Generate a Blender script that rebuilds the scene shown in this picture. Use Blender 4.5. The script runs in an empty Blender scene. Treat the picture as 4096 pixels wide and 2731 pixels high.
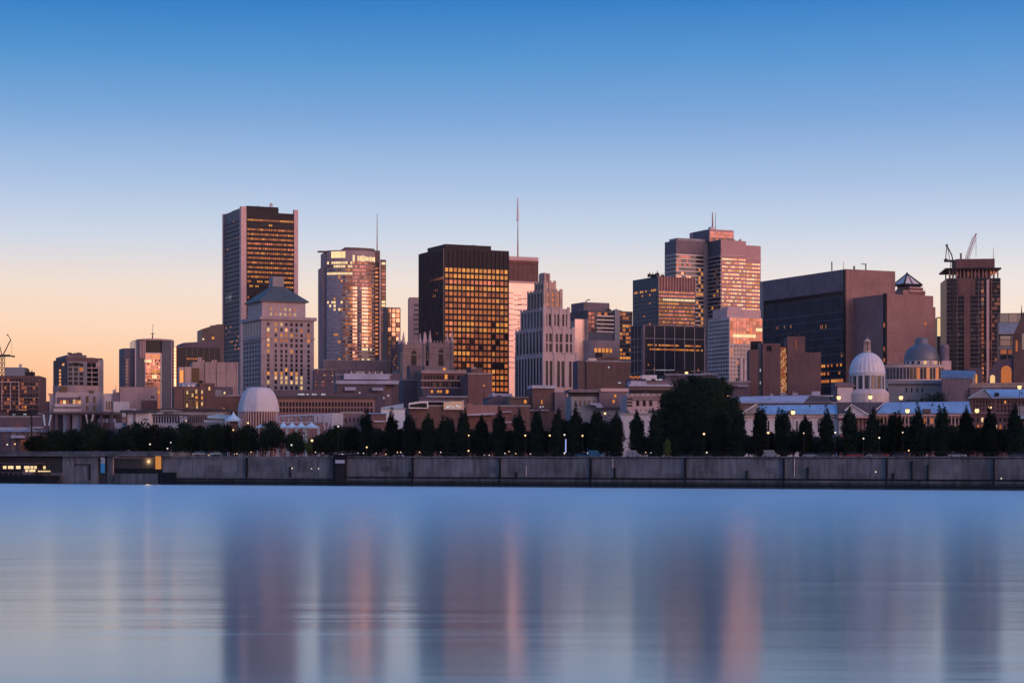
import bpy, math, random
from mathutils import Vector, Matrix
PI = math.pi
S = bpy.context.scene
C = S.collection

def lin(r, g, b):
    f = lambda c: (c/255/12.92) if c/255 <= .04045 else ((c/255+.055)/1.055)**2.4
    return (f(r), f(g), f(b), 1.0)

# ------------------------------------------------------------------ camera, sky, sun, exposure
CAMZ = 8.0            # eye height over the water, metres
FPX = 8000.0          # focal length in pixels of the 4096 wide photograph
cd = bpy.data.cameras.new('camera'); cam = bpy.data.objects.new('camera', cd); C.objects.link(cam)
cam.location = (0, 0, CAMZ); cam.rotation_euler = (PI/2, 0, 0)
cd.sensor_width = 36; cd.lens = 36*FPX/4096; cd.shift_y = (1824-1365.5)/4096
cd.clip_start = 1; cd.clip_end = 30000
S.camera = cam
S.view_settings.view_transform = 'Standard'; S.view_settings.look = 'None'
S.view_settings.exposure = 0; S.view_settings.gamma = 1
S.render.engine = 'CYCLES'
S.cycles.use_denoising = True
S.cycles.max_bounces = 5; S.cycles.diffuse_bounces = 2; S.cycles.glossy_bounces = 3
S.cycles.sample_clamp_indirect = 3.0; S.cycles.volume_bounces = 0

SUN_AZ = 130.0        # degrees clockwise from the view direction: behind the viewer's right shoulder
SUN_EL = 9.0
W = bpy.data.worlds.new('World'); S.world = W; W.use_nodes = True
nt = W.node_tree; nt.nodes.clear()
def N(tree, typ, **k):
    n = tree.nodes.new(typ)
    for a, b in k.items(): setattr(n, a, b)
    return n
def math_(tree, op, a, b=None, c=None, clamp=False):
    n = N(tree, 'ShaderNodeMath', operation=op, use_clamp=clamp)
    for i, v in enumerate((a, b, c)):
        if v is None: continue
        if hasattr(v, 'default_value') or hasattr(v, 'links'): tree.links.new(v, n.inputs[i])
        else: n.inputs[i].default_value = v
    return n.outputs[0]
def ramp(tree, fac, stops, interp='LINEAR'):
    n = N(tree, 'ShaderNodeValToRGB'); tree.links.new(fac, n.inputs[0])
    cr = n.color_ramp; cr.interpolation = interp
    while len(cr.elements) < len(stops): cr.elements.new(0.5)
    for e, (p, c) in zip(cr.elements, stops): e.position = p
    for e, (p, c) in zip(cr.elements, stops): e.color = c
    return n.outputs[0]
tc = N(nt, 'ShaderNodeTexCoord'); sp = N(nt, 'ShaderNodeSeparateXYZ'); nt.links.new(tc.outputs['Generated'], sp.inputs[0])
X_, Y_, Z_ = sp.outputs
el = math_(nt, 'DIVIDE', math_(nt, 'ARCSINE', Z_), PI/4)          # 0..1 over 0..45 degrees
az = math_(nt, 'ARCTAN2', X_, Y_)
def st(lst): return [(d/45, lin(*c)) for d, c in lst]
frontL = ramp(nt, el, st([(0, (246, 158, 112)), (1.6, (252, 176, 132)), (2.6, (253, 196, 153)), (3.7, (250, 213, 183)), (4.8, (240, 219, 204)),
                          (6.2, (203, 212, 226)), (7.8, (166, 190, 223)), (9.6, (119, 163, 212)), (11.2, (76, 143, 202)), (13, (32, 116, 190)), (22, (84, 138, 202)), (45, (84, 124, 184))]))
frontR = ramp(nt, el, st([(0, (250, 190, 150)), (1.6, (253, 205, 165)), (2.8, (254, 219, 188)), (3.9, (249, 225, 208)), (5.0, (234, 226, 223)),
                          (6.4, (196, 209, 229)), (7.8, (163, 188, 222)), (9.6, (122, 163, 213)), (11.2, (88, 147, 206)), (13, (46, 122, 194)), (22, (84, 138, 202)), (45, (84, 124, 184))]))
lr = math_(nt, 'MULTIPLY_ADD', az, 1/0.55, 0.5, clamp=True)
mx = N(nt, 'ShaderNodeMix', data_type='RGBA'); nt.links.new(lr, mx.inputs[0]); nt.links.new(frontL, mx.inputs[6]); nt.links.new(frontR, mx.inputs[7])
# sunrise glow round the sun's azimuth
glow = ramp(nt, el, [(0, (2.3, .86, .30, 1)), (2.5/45, (2.15, .84, .32, 1)), (5/45, (1.5, .68, .36, 1)), (9/45, (.85, .52, .42, 1)), (18/45, (.36, .36, .48, 1)), (1, (.10, .20, .45, 1))])
sx, sy = math.sin(math.radians(SUN_AZ)), math.cos(math.radians(SUN_AZ))
dot = math_(nt, 'ADD', math_(nt, 'MULTIPLY', X_, sx), math_(nt, 'MULTIPLY', Y_, sy))
g = N(nt, 'ShaderNodeMapRange', interpolation_type='SMOOTHSTEP'); nt.links.new(dot, g.inputs[0]); g.inputs[1].default_value = 0.15; g.inputs[2].default_value = .92
mx2 = N(nt, 'ShaderNodeMix', data_type='RGBA'); nt.links.new(g.outputs[0], mx2.inputs[0]); nt.links.new(mx.outputs[2], mx2.inputs[6]); nt.links.new(glow, mx2.inputs[7])
# far left of the view the sky is duller, blue-grey dusk
fl = N(nt, 'ShaderNodeMapRange', interpolation_type='SMOOTHSTEP'); nt.links.new(az, fl.inputs[0]); fl.inputs[1].default_value = -.38; fl.inputs[2].default_value = -.85
dusk = ramp(nt, el, st([(0, (142, 140, 172)), (8, (128, 148, 192)), (20, (104, 140, 196)), (45, (84, 124, 184))]))
mx3 = N(nt, 'ShaderNodeMix', data_type='RGBA'); nt.links.new(math_(nt, 'MULTIPLY', fl.outputs[0], .85), mx3.inputs[0]); nt.links.new(mx2.outputs[2], mx3.inputs[6]); nt.links.new(dusk, mx3.inputs[7])
bg = N(nt, 'ShaderNodeBackground'); nt.links.new(mx3.outputs[2], bg.inputs[0]); bg.inputs[1].default_value = 1.05
sky = N(nt, 'ShaderNodeTexSky', sky_type='NISHITA'); sky.sun_disc = False
sky.sun_elevation = math.radians(SUN_EL); sky.sun_rotation = math.radians(SUN_AZ)
bg2 = N(nt, 'ShaderNodeBackground'); nt.links.new(sky.outputs[0], bg2.inputs[0]); bg2.inputs[1].default_value = 0.004
ad = N(nt, 'ShaderNodeAddShader'); nt.links.new(bg.outputs[0], ad.inputs[0]); nt.links.new(bg2.outputs[0], ad.inputs[1])
wo = N(nt, 'ShaderNodeOutputWorld'); nt.links.new(ad.outputs[0], wo.inputs[0])

sl = bpy.data.lights.new('sun', 'SUN'); sl.energy = 1.7; sl.angle = math.radians(50); sl.color = (1, .56, .52)
so = bpy.data.objects.new('sun', sl); C.objects.link(so)
e_, a_ = math.radians(SUN_EL), math.radians(SUN_AZ)
dsun = Vector((math.sin(a_)*math.cos(e_), math.cos(a_)*math.cos(e_), math.sin(e_)))
so.rotation_euler = dsun.to_track_quat('Z', 'Y').to_euler()

# ------------------------------------------------------------------ materials
M = {}
def newmat(n):
    m = bpy.data.materials.new(n); m.use_nodes = True; t = m.node_tree
    b = t.nodes['Principled BSDF']; M[n] = m
    return m, t, b
def rnd_node(t):
    ge = N(t, 'ShaderNodeNewGeometry'); oi = N(t, 'ShaderNodeObjectInfo')
    return math_(t, 'FRACT', math_(t, 'ADD', ge.outputs['Random Per Island'], oi.outputs['Random']))
def wall(n, c, var=.12, rough=.85, scale=.08, streak=True, metal=0, spec=.3):
    """weathered wall: broad blotches, fine grain and faint rain streaks"""
    m, t, b = newmat(n)
    g = N(t, 'ShaderNodeTexCoord'); mp = N(t, 'ShaderNodeMapping'); t.links.new(g.outputs['Object'], mp.inputs[0])
    mp.inputs['Scale'].default_value = (1, 1, .18) if streak else (1, 1, 1)
    n1 = N(t, 'ShaderNodeTexNoise'); n1.inputs['Scale'].default_value = scale; n1.inputs['Detail'].default_value = 6; t.links.new(g.outputs['Object'], n1.inputs[0])
    n2 = N(t, 'ShaderNodeTexNoise'); n2.inputs['Scale'].default_value = .9; n2.inputs['Detail'].default_value = 4; t.links.new(mp.outputs[0], n2.inputs[0])
    # cladding panels and courses: each a touch lighter or darker than the next
    pf = N(t, 'ShaderNodeVectorMath', operation='MULTIPLY_ADD'); t.links.new(g.outputs['Object'], pf.inputs[0]); pf.inputs[1].default_value = (.19, .19, .27); pf.inputs[2].default_value = (.37, .41, .13)
    fl_ = N(t, 'ShaderNodeVectorMath', operation='FLOOR'); t.links.new(pf.outputs[0], fl_.inputs[0]); wn = N(t, 'ShaderNodeTexWhiteNoise', noise_dimensions='3D'); t.links.new(fl_.outputs[0], wn.inputs['Vector'])
    s = math_(t, 'ADD', math_(t, 'ADD', n1.outputs[0], n2.outputs[0]), math_(t, 'MULTIPLY_ADD', wn.outputs['Value'], .22, -.11))
    k = N(t, 'ShaderNodeMapRange'); t.links.new(s, k.inputs[0]); k.inputs[1].default_value = .7; k.inputs[2].default_value = 1.3
    k.inputs[3].default_value = 1-var*1.6; k.inputs[4].default_value = 1+var*1.6
    mu = N(t, 'ShaderNodeVectorMath', operation='SCALE'); mu.inputs[0].default_value = c[:3]; t.links.new(k.outputs[0], mu.inputs['Scale'])
    t.links.new(mu.outputs[0], b.inputs['Base Color'])
    b.inputs['Roughness'].default_value = rough; b.inputs['Metallic'].default_value = metal; b.inputs['Specular IOR Level'].default_value = spec
    return m
def glass(n, c, metal=.0, rough=.08, var=.5, tilt=.03, spec=.6):
    """coated window glass; every pane reflects a little more or less than the next"""
    m, t, b = newmat(n)
    r = rnd_node(t)
    k = N(t, 'ShaderNodeMapRange'); t.links.new(r, k.inputs[0]); k.inputs[3].default_value = 1-var; k.inputs[4].default_value = 1.0
    mu = N(t, 'ShaderNodeVectorMath', operation='SCALE'); mu.inputs[0].default_value = c[:3]; t.links.new(k.outputs[0], mu.inputs['Scale'])
    t.links.new(mu.outputs[0], b.inputs['Base Color'])
    b.inputs['Metallic'].default_value = metal; b.inputs['Roughness'].default_value = rough; b.inputs['Specular IOR Level'].default_value = spec
    ge = N(t, 'ShaderNodeNewGeometry'); wn = N(t, 'ShaderNodeTexWhiteNoise', noise_dimensions='1D'); t.links.new(r, wn.inputs['W'])
    v1 = N(t, 'ShaderNodeVectorMath', operation='SUBTRACT'); t.links.new(wn.outputs['Color'], v1.inputs[0]); v1.inputs[1].default_value = (.5, .5, .5)
    v2 = N(t, 'ShaderNodeVectorMath', operation='SCALE'); t.links.new(v1.outputs[0], v2.inputs[0]); v2.inputs['Scale'].default_value = tilt
    v3 = N(t, 'ShaderNodeVectorMath', operation='ADD'); t.links.new(ge.outputs['Normal'], v3.inputs[0]); t.links.new(v2.outputs[0], v3.inputs[1])
    v4 = N(t, 'ShaderNodeVectorMath', operation='NORMALIZE'); t.links.new(v3.outputs[0], v4.inputs[0]); t.links.new(v4.outputs[0], b.inputs['Normal'])
    return m
def lit(n, c, s, var=.5):
    """a window with the lights on behind it"""
    m, t, b = newmat(n); b.inputs['Specular IOR Level'].default_value = .1
    g = N(t, 'ShaderNodeTexCoord'); n1 = N(t, 'ShaderNodeTexNoise'); n1.inputs['Scale'].default_value = .6; t.links.new(g.outputs['Object'], n1.inputs[0])
    r = math_(t, 'ADD', math_(t, 'MULTIPLY', rnd_node(t), .7), math_(t, 'MULTIPLY', n1.outputs[0], .6))
    k = N(t, 'ShaderNodeMapRange'); t.links.new(r, k.inputs[0]); k.inputs[3].default_value = s*(1-var); k.inputs[4].default_value = s*(1+var*.4)
    b.inputs['Base Color'].default_value = (.05, .04, .03, 1); b.inputs['Roughness'].default_value = .1
    b.inputs['Emission Color'].default_value = c; t.links.new(k.outputs[0], b.inputs['Emission Strength'])
    m.cycles.emission_sampling = 'NONE'
    return m
def plain(n, c, rough=.6, metal=0, spec=.4):
    return wall(n, c, .06, rough, .3, False, metal, spec)

c4 = lambda r, g, b: (r, g, b, 1)
wall('concrete_pink', c4(.37, .27, .275)); wall('concrete_pale', c4(.62, .52, .52)); wall('concrete_grey', c4(.30, .29, .31))
wall('limestone', c4(.50, .39, .40), .1); wall('limestone_gold', c4(.50, .36, .31), .16); wall('brick_dark', c4(.14, .085, .08), .15); wall('brick_brown', c4(.165, .095, .095), .14)
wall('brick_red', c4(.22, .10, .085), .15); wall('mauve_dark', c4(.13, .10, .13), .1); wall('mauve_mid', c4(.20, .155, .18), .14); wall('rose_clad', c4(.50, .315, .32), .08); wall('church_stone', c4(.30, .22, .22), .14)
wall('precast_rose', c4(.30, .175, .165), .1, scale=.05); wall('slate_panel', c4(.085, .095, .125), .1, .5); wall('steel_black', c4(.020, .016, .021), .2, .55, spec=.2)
wall('brown_panel', c4(.12, .085, .085), .15, .5); wall('white_panel', c4(.62, .59, .62), .06); wall('white_paint', c4(.8, .8, .8), .05, .5)
wall('blue_metal_roof', c4(.33, .47, .66), .12, .4, .15, False, .3); wall('lilac_roof', c4(.42, .43, .54), .12, .5, .15, False); wall('copper_roof', c4(.095, .118, .13), .12, .6)
wall('grey_roof', c4(.28, .29, .33), .15, .6); wall('dark_roof', c4(.07, .065, .08), .15, .6); wall('dark_brown_roof', c4(.13, .09, .09), .2)
wall('quay_concrete', c4(.138, .143, .158), .3, .85, .12); wall('quay_low', c4(.10, .11, .13), .3, .6, .15); wall('quay_dark', c4(.014, .017, .024), .2, .8, spec=.08)
plain('black_iron', c4(.02, .02, .022), .5); plain('dome_tin', c4(.70, .66, .72), .45, .0); plain('dome_dark', c4(.17, .17, .20), .5, .3); plain('tent_white', c4(.55, .75, .88), .6)
plain('trim_rose', c4(.62, .42, .41), .6); plain('trim_steel', c4(.45, .42, .45), .4, .4); plain('mast_red', c4(.35, .10, .08), .5); plain('mast_white', c4(.75, .70, .70), .5)
plain('orange_panel', c4(.55, .20, .07), .6); plain('sign_blue', c4(.05, .35, .65), .5); plain('sign_grey', c4(.5, .5, .56), .6); plain('car_red', c4(.30, .03, .03), .3); plain('car_white', c4(.3, .3, .33), .3); plain('car_dark', c4(.05, .05, .07), .3)
plain('skin', c4(.4, .25, .18)); plain('cloth_pale', c4(.5, .5, .55)); plain('cloth_dark', c4(.04, .04, .06)); plain('rubber', c4(.015, .015, .015), .8)
glass('win_dark', c4(.02, .026, .036), 0, .2, spec=.12); glass('win_slate', c4(.05, .055, .075), .2, .15, .6)
glass('win_navy', c4(.035, .04, .06), .25, .12, .5)
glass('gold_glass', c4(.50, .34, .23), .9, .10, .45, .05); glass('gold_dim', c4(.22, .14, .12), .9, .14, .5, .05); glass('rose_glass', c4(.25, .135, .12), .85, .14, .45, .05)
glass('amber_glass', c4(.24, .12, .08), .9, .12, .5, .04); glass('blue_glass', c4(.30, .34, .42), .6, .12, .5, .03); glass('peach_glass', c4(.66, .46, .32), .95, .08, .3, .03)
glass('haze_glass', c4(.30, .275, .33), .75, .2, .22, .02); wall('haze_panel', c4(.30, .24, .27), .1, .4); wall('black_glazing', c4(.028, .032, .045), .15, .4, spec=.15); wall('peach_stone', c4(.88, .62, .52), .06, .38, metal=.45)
lit('lit_white', (1, .60, .26, 1), .78, .45); lit('lit_yellow', (.96, .35, .07, 1), .72, .5); lit('lit_orange', (.72, .195, .05, 1), .68, .55); lit('lit_amber', (.34, .085, .035, 1), .8, .6); lit('lit_cool', (.80, .82, 1, 1), .5)
lit('lamp_glow', (1, .60, .26, 1), 2.0, .3); lit('lamp_cool', (1, .86, .72, 1), 1.3, .4); lit('lit_cream', (1, .70, .36, 1), 1.1, .3)

# ------------------------------------------------------------------ mesh helpers
class MB:
    def __init__(s): s.v = []; s.f = []; s.mi = []; s.ms = []; s.sm = []
    def slot(s, m):
        if m not in s.ms: s.ms.append(m)
        return s.ms.index(m)
    def add(s, vs, fs, m=None, smooth=False):
        o = len(s.v); s.v += [tuple(x) for x in vs]; k = s.slot(m) if m else 0
        for f in fs: s.f.append([i+o for i in f]); s.mi.append(k); s.sm.append(smooth)
    def box(s, x0, x1, y0, y1, z0, z1, m=None, bev=0):
        if x1 < x0: x0, x1 = x1, x0
        if y1 < y0: y0, y1 = y1, y0
        if z1 < z0: z0, z1 = z1, z0
        vs = [(x0, y0, z0), (x1, y0, z0), (x1, y1, z0), (x0, y1, z0), (x0, y0, z1), (x1, y0, z1), (x1, y1, z1), (x0, y1, z1)]
        s.add(vs, [(0, 3, 2, 1), (4, 5, 6, 7), (0, 1, 5, 4), (1, 2, 6, 5), (2, 3, 7, 6), (3, 0, 4, 7)], m)
    def prism(s, poly, z0, z1, m=None, top=None, smooth=False):
        n = len(poly); tp = top or poly
        vs = [(x, y, z0) for x, y in poly] + [(x, y, z1) for x, y in tp]
        s.add(vs, [tuple(range(n-1, -1, -1)), tuple(range(n, 2*n))], m)
        o = len(s.v)-2*n; k = s.slot(m) if m else 0
        for i in range(n):
            j = (i+1) % n; s.f.append([o+i, o+j, o+n+j, o+n+i]); s.mi.append(k); s.sm.append(smooth)
    def extr(s, prof, y0, y1, m=None, axis='y'):
        """prof: (a, z) outline, extruded along y (or x)"""
        n = len(prof)
        P = (lambda a, z, t: (a, t, z)) if axis == 'y' else (lambda a, z, t: (t, a, z))
        vs = [P(a, z, y0) for a, z in prof] + [P(a, z, y1) for a, z in prof]
        s.add(vs, [tuple(range(n)), tuple(range(2*n-1, n-1, -1))] + [(i, i+n, (i+1) % n+n, (i+1) % n) for i in range(n)], m)
    def tube(s, p, q, r, r2=None, n=6, m=None):
        p, q = Vector(p), Vector(q); r2 = r if r2 is None else r2
        d = (q-p).normalized(); a = d.orthogonal().normalized(); b = d.cross(a)
        vs = [p+(a*math.cos(2*PI*i/n)+b*math.sin(2*PI*i/n))*r for i in range(n)] + [q+(a*math.cos(2*PI*i/n)+b*math.sin(2*PI*i/n))*r2 for i in range(n)]
        s.add(vs, [(i, (i+1) % n, (i+1) % n+n, i+n) for i in range(n)] + [tuple(range(n-1, -1, -1)), tuple(range(n, 2*n))], m)
    def lathe(s, prof, n=32, cx=0, cy=0, m=None, flute=0, fa=.02, smooth=True, ph=0):
        k = len(prof); vs = []
        for i in range(n):
            a = 2*PI*i/n+ph; f = 1+(fa*math.cos(flute*a) if flute else 0)
            for r, z in prof: vs.append((cx+r*f*math.cos(a), cy+r*f*math.sin(a), z))
        fs = []
        for i in range(n):
            j = (i+1) % n
            for q in range(k-1): fs.append((i*k+q, j*k+q, j*k+q+1, i*k+q+1))
        s.add(vs, fs, m, smooth)
    def mesh(s, name, m=None):
        me = bpy.data.meshes.new(name); me.from_pydata(s.v, [], s.f)
        ms = s.ms or [m]
        for x in ms: me.materials.append(M[x] if isinstance(x, str) else x)
        me.polygons.foreach_set('material_index', s.mi); me.polygons.foreach_set('use_smooth', s.sm)
        me.update(); return me
    def obj(s, name, m=None, parent=None, loc=(0, 0, 0), rz=0):
        for i, x in enumerate(s.ms):
            if x is None: s.ms[i] = m
        return link(name, s.mesh(name, m), parent, loc, rz)
def link(name, me, parent=None, loc=(0, 0, 0), rz=0):
    o = bpy.data.objects.new(name, me); C.objects.link(o); o.location = loc; o.rotation_euler = (0, 0, rz)
    if parent: o.parent = parent
    return o
def tag(o, label=None, cat=None, group=None, kind=None):
    if label: o['label'] = label
    if cat: o['category'] = cat
    if group: o['group'] = group
    if kind: o['kind'] = kind
    return o
def empty(name, loc, rz=0, label=None, cat=None, group=None):
    o = bpy.data.objects.new(name, None); C.objects.link(o); o.location = loc; o.rotation_euler = (0, 0, rz); o.empty_display_size = 1
    return tag(o, label, cat, group)
def dup(root, loc, rz=0, sc=None, label=None, group=None):
    def cp(o, par):
        c = o.copy(); C.objects.link(c)
        if par: c.parent = par
        for ch in o.children: cp(ch, c)
        return c
    r = cp(root, None); r.location = loc; r.rotation_euler = (0, 0, rz)
    if sc: r.scale = sc
    if label: r['label'] = label
    if group: r['group'] = group
    return r
def at(px, Y): return ((px-2048)/FPX*Y)                      # world X of a photo column at distance Y
def zat(py, Y): return CAMZ+(1824-py)/FPX*Y
G = 7.55                                                      # street level

WC = {}
def win_mesh(w, h, m, arch=False):
    k = (round(w, 1), round(h, 1), m, arch)
    if k not in WC:
        b = MB(); w, h = max(k[0], .2), max(k[1], .2)
        if arch:
            pr = [(-w/2, -h/2), (w/2, -h/2)] + [(w/2*math.cos(a*PI/8), h/2-w/2+w/2*math.sin(a*PI/8)) for a in range(9)]
            b.extr(pr, -.12, .3)
        else: b.box(-w/2, w/2, -.10, .3, -h/2, h/2)
        WC[k] = b.mesh('window', m)
    return WC[k]

class Bd:
    """a building in its own frame: x along the front wall, y to the back, z up from the street"""
    def __init__(s, kind, label, pc, D, a=25, cat='building', group=None, gz=G, seed=None):
        s.D = D; s.X0 = at(pc, D); s.a = math.radians(a); s.ca, s.sa = math.cos(s.a), math.sin(s.a); s.g = gz
        s.r = empty(kind, (s.X0, D, gz), s.a, label, cat, group); s.wins = []; s.R = random.Random(seed if seed is not None else label)
    def u(s, px, v=0):
        t = (px-2048)/FPX
        return (t*s.D+t*v*s.ca-s.X0+v*s.sa)/(s.ca-t*s.sa)
    def v(s, px, u=0):
        t = (px-2048)/FPX
        return (s.X0+u*s.ca-t*s.D-t*u*s.sa)/(s.sa+t*s.ca)
    def z(s, py, u=0, v=0): return CAMZ-s.g+(1824-py)/FPX*(s.D+u*s.sa+v*s.ca)
    def box(s, name, m, u0, u1, v0, v1, z0, z1, parent=None, label=None):
        b = MB(); b.box(u0, u1, v0, v1, z0, z1)
        o = b.obj(name, m, parent or s.r)
        if label: o['label'] = label
        return o
    def grid(s, face, lo, hi, nc, z0, z1, nr, fw, fh, pick, plane=0, arch=False, skip=None):
        cw, rh = (hi-lo)/nc, (z1-z0)/nr
        for j in range(nr):
            for i in range(nc):
                m = pick(i, j) if callable(pick) else pick
                if not m: continue
                c = lo+(i+.5)*cw; zc = z1-(j+.5)*rh
                if face == 'F': s.wins.append((c, plane, zc, 0, cw*fw, rh*fh, m, arch))
                else: s.wins.append((plane, c, zc, -PI/2, cw*fw, rh*fh, m, arch))
    def win(s, face, c, zc, w, h, m, plane=0, arch=False):
        s.wins.insert(0, (c, plane, zc, 0, w, h, m, arch) if face == 'F' else (plane, c, zc, -PI/2, w, h, m, arch))
    def ribs(s, name, m, face, lo, hi, n, w, dep, z0, z1, plane=0, parent=None):
        b = MB()
        for i in range(n+1):
            c = lo+(hi-lo)*i/n
            if face == 'F': b.box(c-w/2, c+w/2, plane-dep, plane+.1, z0, z1)
            else: b.box(plane-dep, plane+.1, c-w/2, c+w/2, z0, z1)
        return b.obj(name, m, parent or s.r)
    def bands(s, name, m, face, lo, hi, zs, h, dep, plane=0, parent=None):
        b = MB()
        for z in zs:
            if face == 'F': b.box(lo, hi, plane-dep, plane+.1, z-h/2, z+h/2)
            else: b.box(plane-dep, plane+.1, lo, hi, z-h/2, z+h/2)
        return b.obj(name, m, parent or s.r)
    def gable(s, name, m, u0, u1, v0, v1, ze, zr, axis='u', hip=0, parent=None, mend=None):
        b = MB()
        if axis == 'u':
            vm = (v0+v1)/2
            vs = [(u0, v0, ze), (u1, v0, ze), (u1, v1, ze), (u0, v1, ze), (u0+hip, vm, zr), (u1-hip, vm, zr)]
            b.add(vs, [(0, 1, 5, 4), (2, 3, 4, 5), (0, 3, 2, 1)], m); b.add(vs, [(3, 0, 4), (1, 2, 5)], mend or m)
        else:
            um = (u0+u1)/2
            vs = [(u0, v0, ze), (u1, v0, ze), (u1, v1, ze), (u0, v1, ze), (um, v0+hip, zr), (um, v1-hip, zr)]
            b.add(vs, [(1, 2, 5, 4), (3, 0, 4, 5), (0, 3, 2, 1)], m); b.add(vs, [(0, 1, 4), (2, 3, 5)], mend or m)
        return b.obj(name, m, parent or s.r)
    def mast(s, u, v, z0, z1, r=.4, m='mast_red', name='antenna'):
        b = MB(); b.tube((u, v, z0), (u, v, z1), r, r*.4)
        return b.obj(name, m, s.r)
    def clutter(s, u0, u1, v, z, n=4, m='black_iron', h=2.5, depth=3):
        for i in range(n):
            uu = u0+(u1-u0)*(i+s.R.uniform(.1, .9))/n; w = s.R.uniform(.6, 2.2); hh = h*s.R.uniform(.4, 1)
            b = MB(); b.box(uu-w/2, uu+w/2, v, v+depth, z, z+hh); b.box(uu-w/3, uu-w/3+.3, v+.5, v+.8, z+hh, z+hh*1.6)
            b.obj('roof_unit', m, s.r)
    def done(s):
        ws = s.wins
        if len(ws) > 100:
            order = sorted(range(len(ws)), key=lambda i: -round(ws[i][4]*ws[i][5], 1))
            keep = set(order[:100])
        else: keep = set(range(len(ws)))
        rest = MB()
        for i, (x, y, z, rz, w, h, m, arch) in enumerate(ws):
            if i in keep: link('window', win_mesh(w, h, m, arch), s.r, (x, y, z), rz)
            else:
                if rz == 0: rest.box(x-w/2, x+w/2, y-.10, y+.3, z-h/2, z+h/2, m)
                elif abs(rz+PI/2) < .01: rest.box(x-.10, x+.3, y-w/2, y+w/2, z-h/2, z+h/2, m)
                else:
                    c_, s_ = math.cos(rz), math.sin(rz); k = rest.slot(m)
                    P = [(x+c_*a-s_*b_, y+s_*a+c_*b_) for a, b_ in ((-w/2, -.1), (w/2, -.1), (w/2, .3), (-w/2, .3))]
                    rest.prism(P, z-h/2, z+h/2, m)
        if rest.f: tag(rest.obj('window', None, s.r), kind='stuff')
        return s.r
def mixp(R, *opts):
    """weighted random choice: (weight, material)"""
    tot = sum(w for w, _ in opts)
    def f(i, j):
        x = R.random()*tot
        for w, m in opts:
            x -= w
            if x <= 0: return m
        return opts[-1][1]
    return f
# ------------------------------------------------------------------ water, ground
def simple(n, b, m, label=None, kind='structure'):
    o = b.obj(n, m); o['kind'] = kind
    return o
QA = math.radians(-24); QX, QY = at(1653, 582), 582.0
qe = Vector((math.cos(QA), math.sin(QA), 0)); qn = Vector((-math.sin(QA), math.cos(QA), 0))   # along the quay, and inland
def qpt(s, back=0, z=0): return Vector((QX, QY, z))+qe*s+qn*back
def qs(px, back=0):
    """distance along the quay where photo column px meets the line `back` metres inland"""
    t = (px-2048)/FPX; p = qpt(0, back)
    return (t*p.y-p.x)/(qe.x-t*qe.y)
m, t, b = newmat('river_water'); t.nodes.remove(b)
tcw = N(t, 'ShaderNodeTexCoord'); spw = N(t, 'ShaderNodeSeparateXYZ'); t.links.new(tcw.outputs['Object'], spw.inputs[0])
rr = N(t, 'ShaderNodeMapRange'); t.links.new(spw.outputs[1], rr.inputs[0]); rr.inputs[1].default_value = 85; rr.inputs[2].default_value = 470; rr.inputs[3].default_value = .125; rr.inputs[4].default_value = .42
mpw = N(t, 'ShaderNodeMapping'); mpw.inputs['Scale'].default_value = (.020, .17, 1); t.links.new(tcw.outputs['Object'], mpw.inputs[0])
nw = N(t, 'ShaderNodeTexNoise'); nw.inputs['Scale'].default_value = 1.0; nw.inputs['Detail'].default_value = 5; t.links.new(mpw.outputs[0], nw.inputs[0])
bw = N(t, 'ShaderNodeBump'); bw.inputs['Strength'].default_value = .5; bw.inputs['Distance'].default_value = .16
n3 = N(t, 'ShaderNodeTexNoise'); n3.inputs['Scale'].default_value = .018; n3.inputs['Detail'].default_value = 2; mp3 = N(t, 'ShaderNodeMapping'); mp3.inputs['Location'].default_value = (31, 57, 0); t.links.new(tcw.outputs['Object'], mp3.inputs[0]); t.links.new(mp3.outputs[0], n3.inputs[0]); pm_ = N(t, 'ShaderNodeMapRange', interpolation_type='SMOOTHSTEP'); t.links.new(n3.outputs[0], pm_.inputs[0]); pm_.inputs[1].default_value = .44; pm_.inputs[2].default_value = .64; pm_.inputs[3].default_value = .22

# the wind does not reach the strip of water in the lee of the quay: it stays smooth
dq = math_(t, 'ADD', math_(t, 'MULTIPLY', math_(t, 'SUBTRACT', spw.outputs[0], QX), -qn.x), math_(t, 'MULTIPLY', math_(t, 'SUBTRACT', spw.outputs[1], QY), -qn.y))
ls = N(t, 'ShaderNodeMapRange', interpolation_type='SMOOTHSTEP'); t.links.new(dq, ls.inputs[0]); ls.inputs[1].default_value = 34; ls.inputs[2].default_value = 60
t.links.new(math_(t, 'MULTIPLY', math_(t, 'MULTIPLY', nw.outputs[0], pm_.outputs[0]), ls.outputs[0]), bw.inputs['Height'])
rg = N(t, 'ShaderNodeMix', data_type='FLOAT'); t.links.new(ls.outputs[0], rg.inputs[0]); rg.inputs[2].default_value = .03; t.links.new(rr.outputs[0], rg.inputs[3])
gl = N(t, 'ShaderNodeBsdfGlossy'); gl.inputs['Color'].default_value = (.87, .935, .955, 1); t.links.new(rg.outputs[0], gl.inputs['Roughness']); t.links.new(bw.outputs[0], gl.inputs['Normal'])
df = N(t, 'ShaderNodeBsdfDiffuse'); df.inputs['Color'].default_value = (.06, .10, .17, 1)
fr = N(t, 'ShaderNodeFresnel'); fr.inputs['IOR'].default_value = 1.33
fa = N(t, 'ShaderNodeMapRange'); t.links.new(fr.outputs[0], fa.inputs[0]); fa.inputs[3].default_value = .12; fa.inputs[4].default_value = .98
ms = N(t, 'ShaderNodeMixShader'); t.links.new(fa.outputs[0], ms.inputs[0]); t.links.new(df.outputs[0], ms.inputs[1]); t.links.new(gl.outputs[0], ms.inputs[2])
t.links.new(ms.outputs[0], t.nodes['Material Output'].inputs[0])
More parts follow.
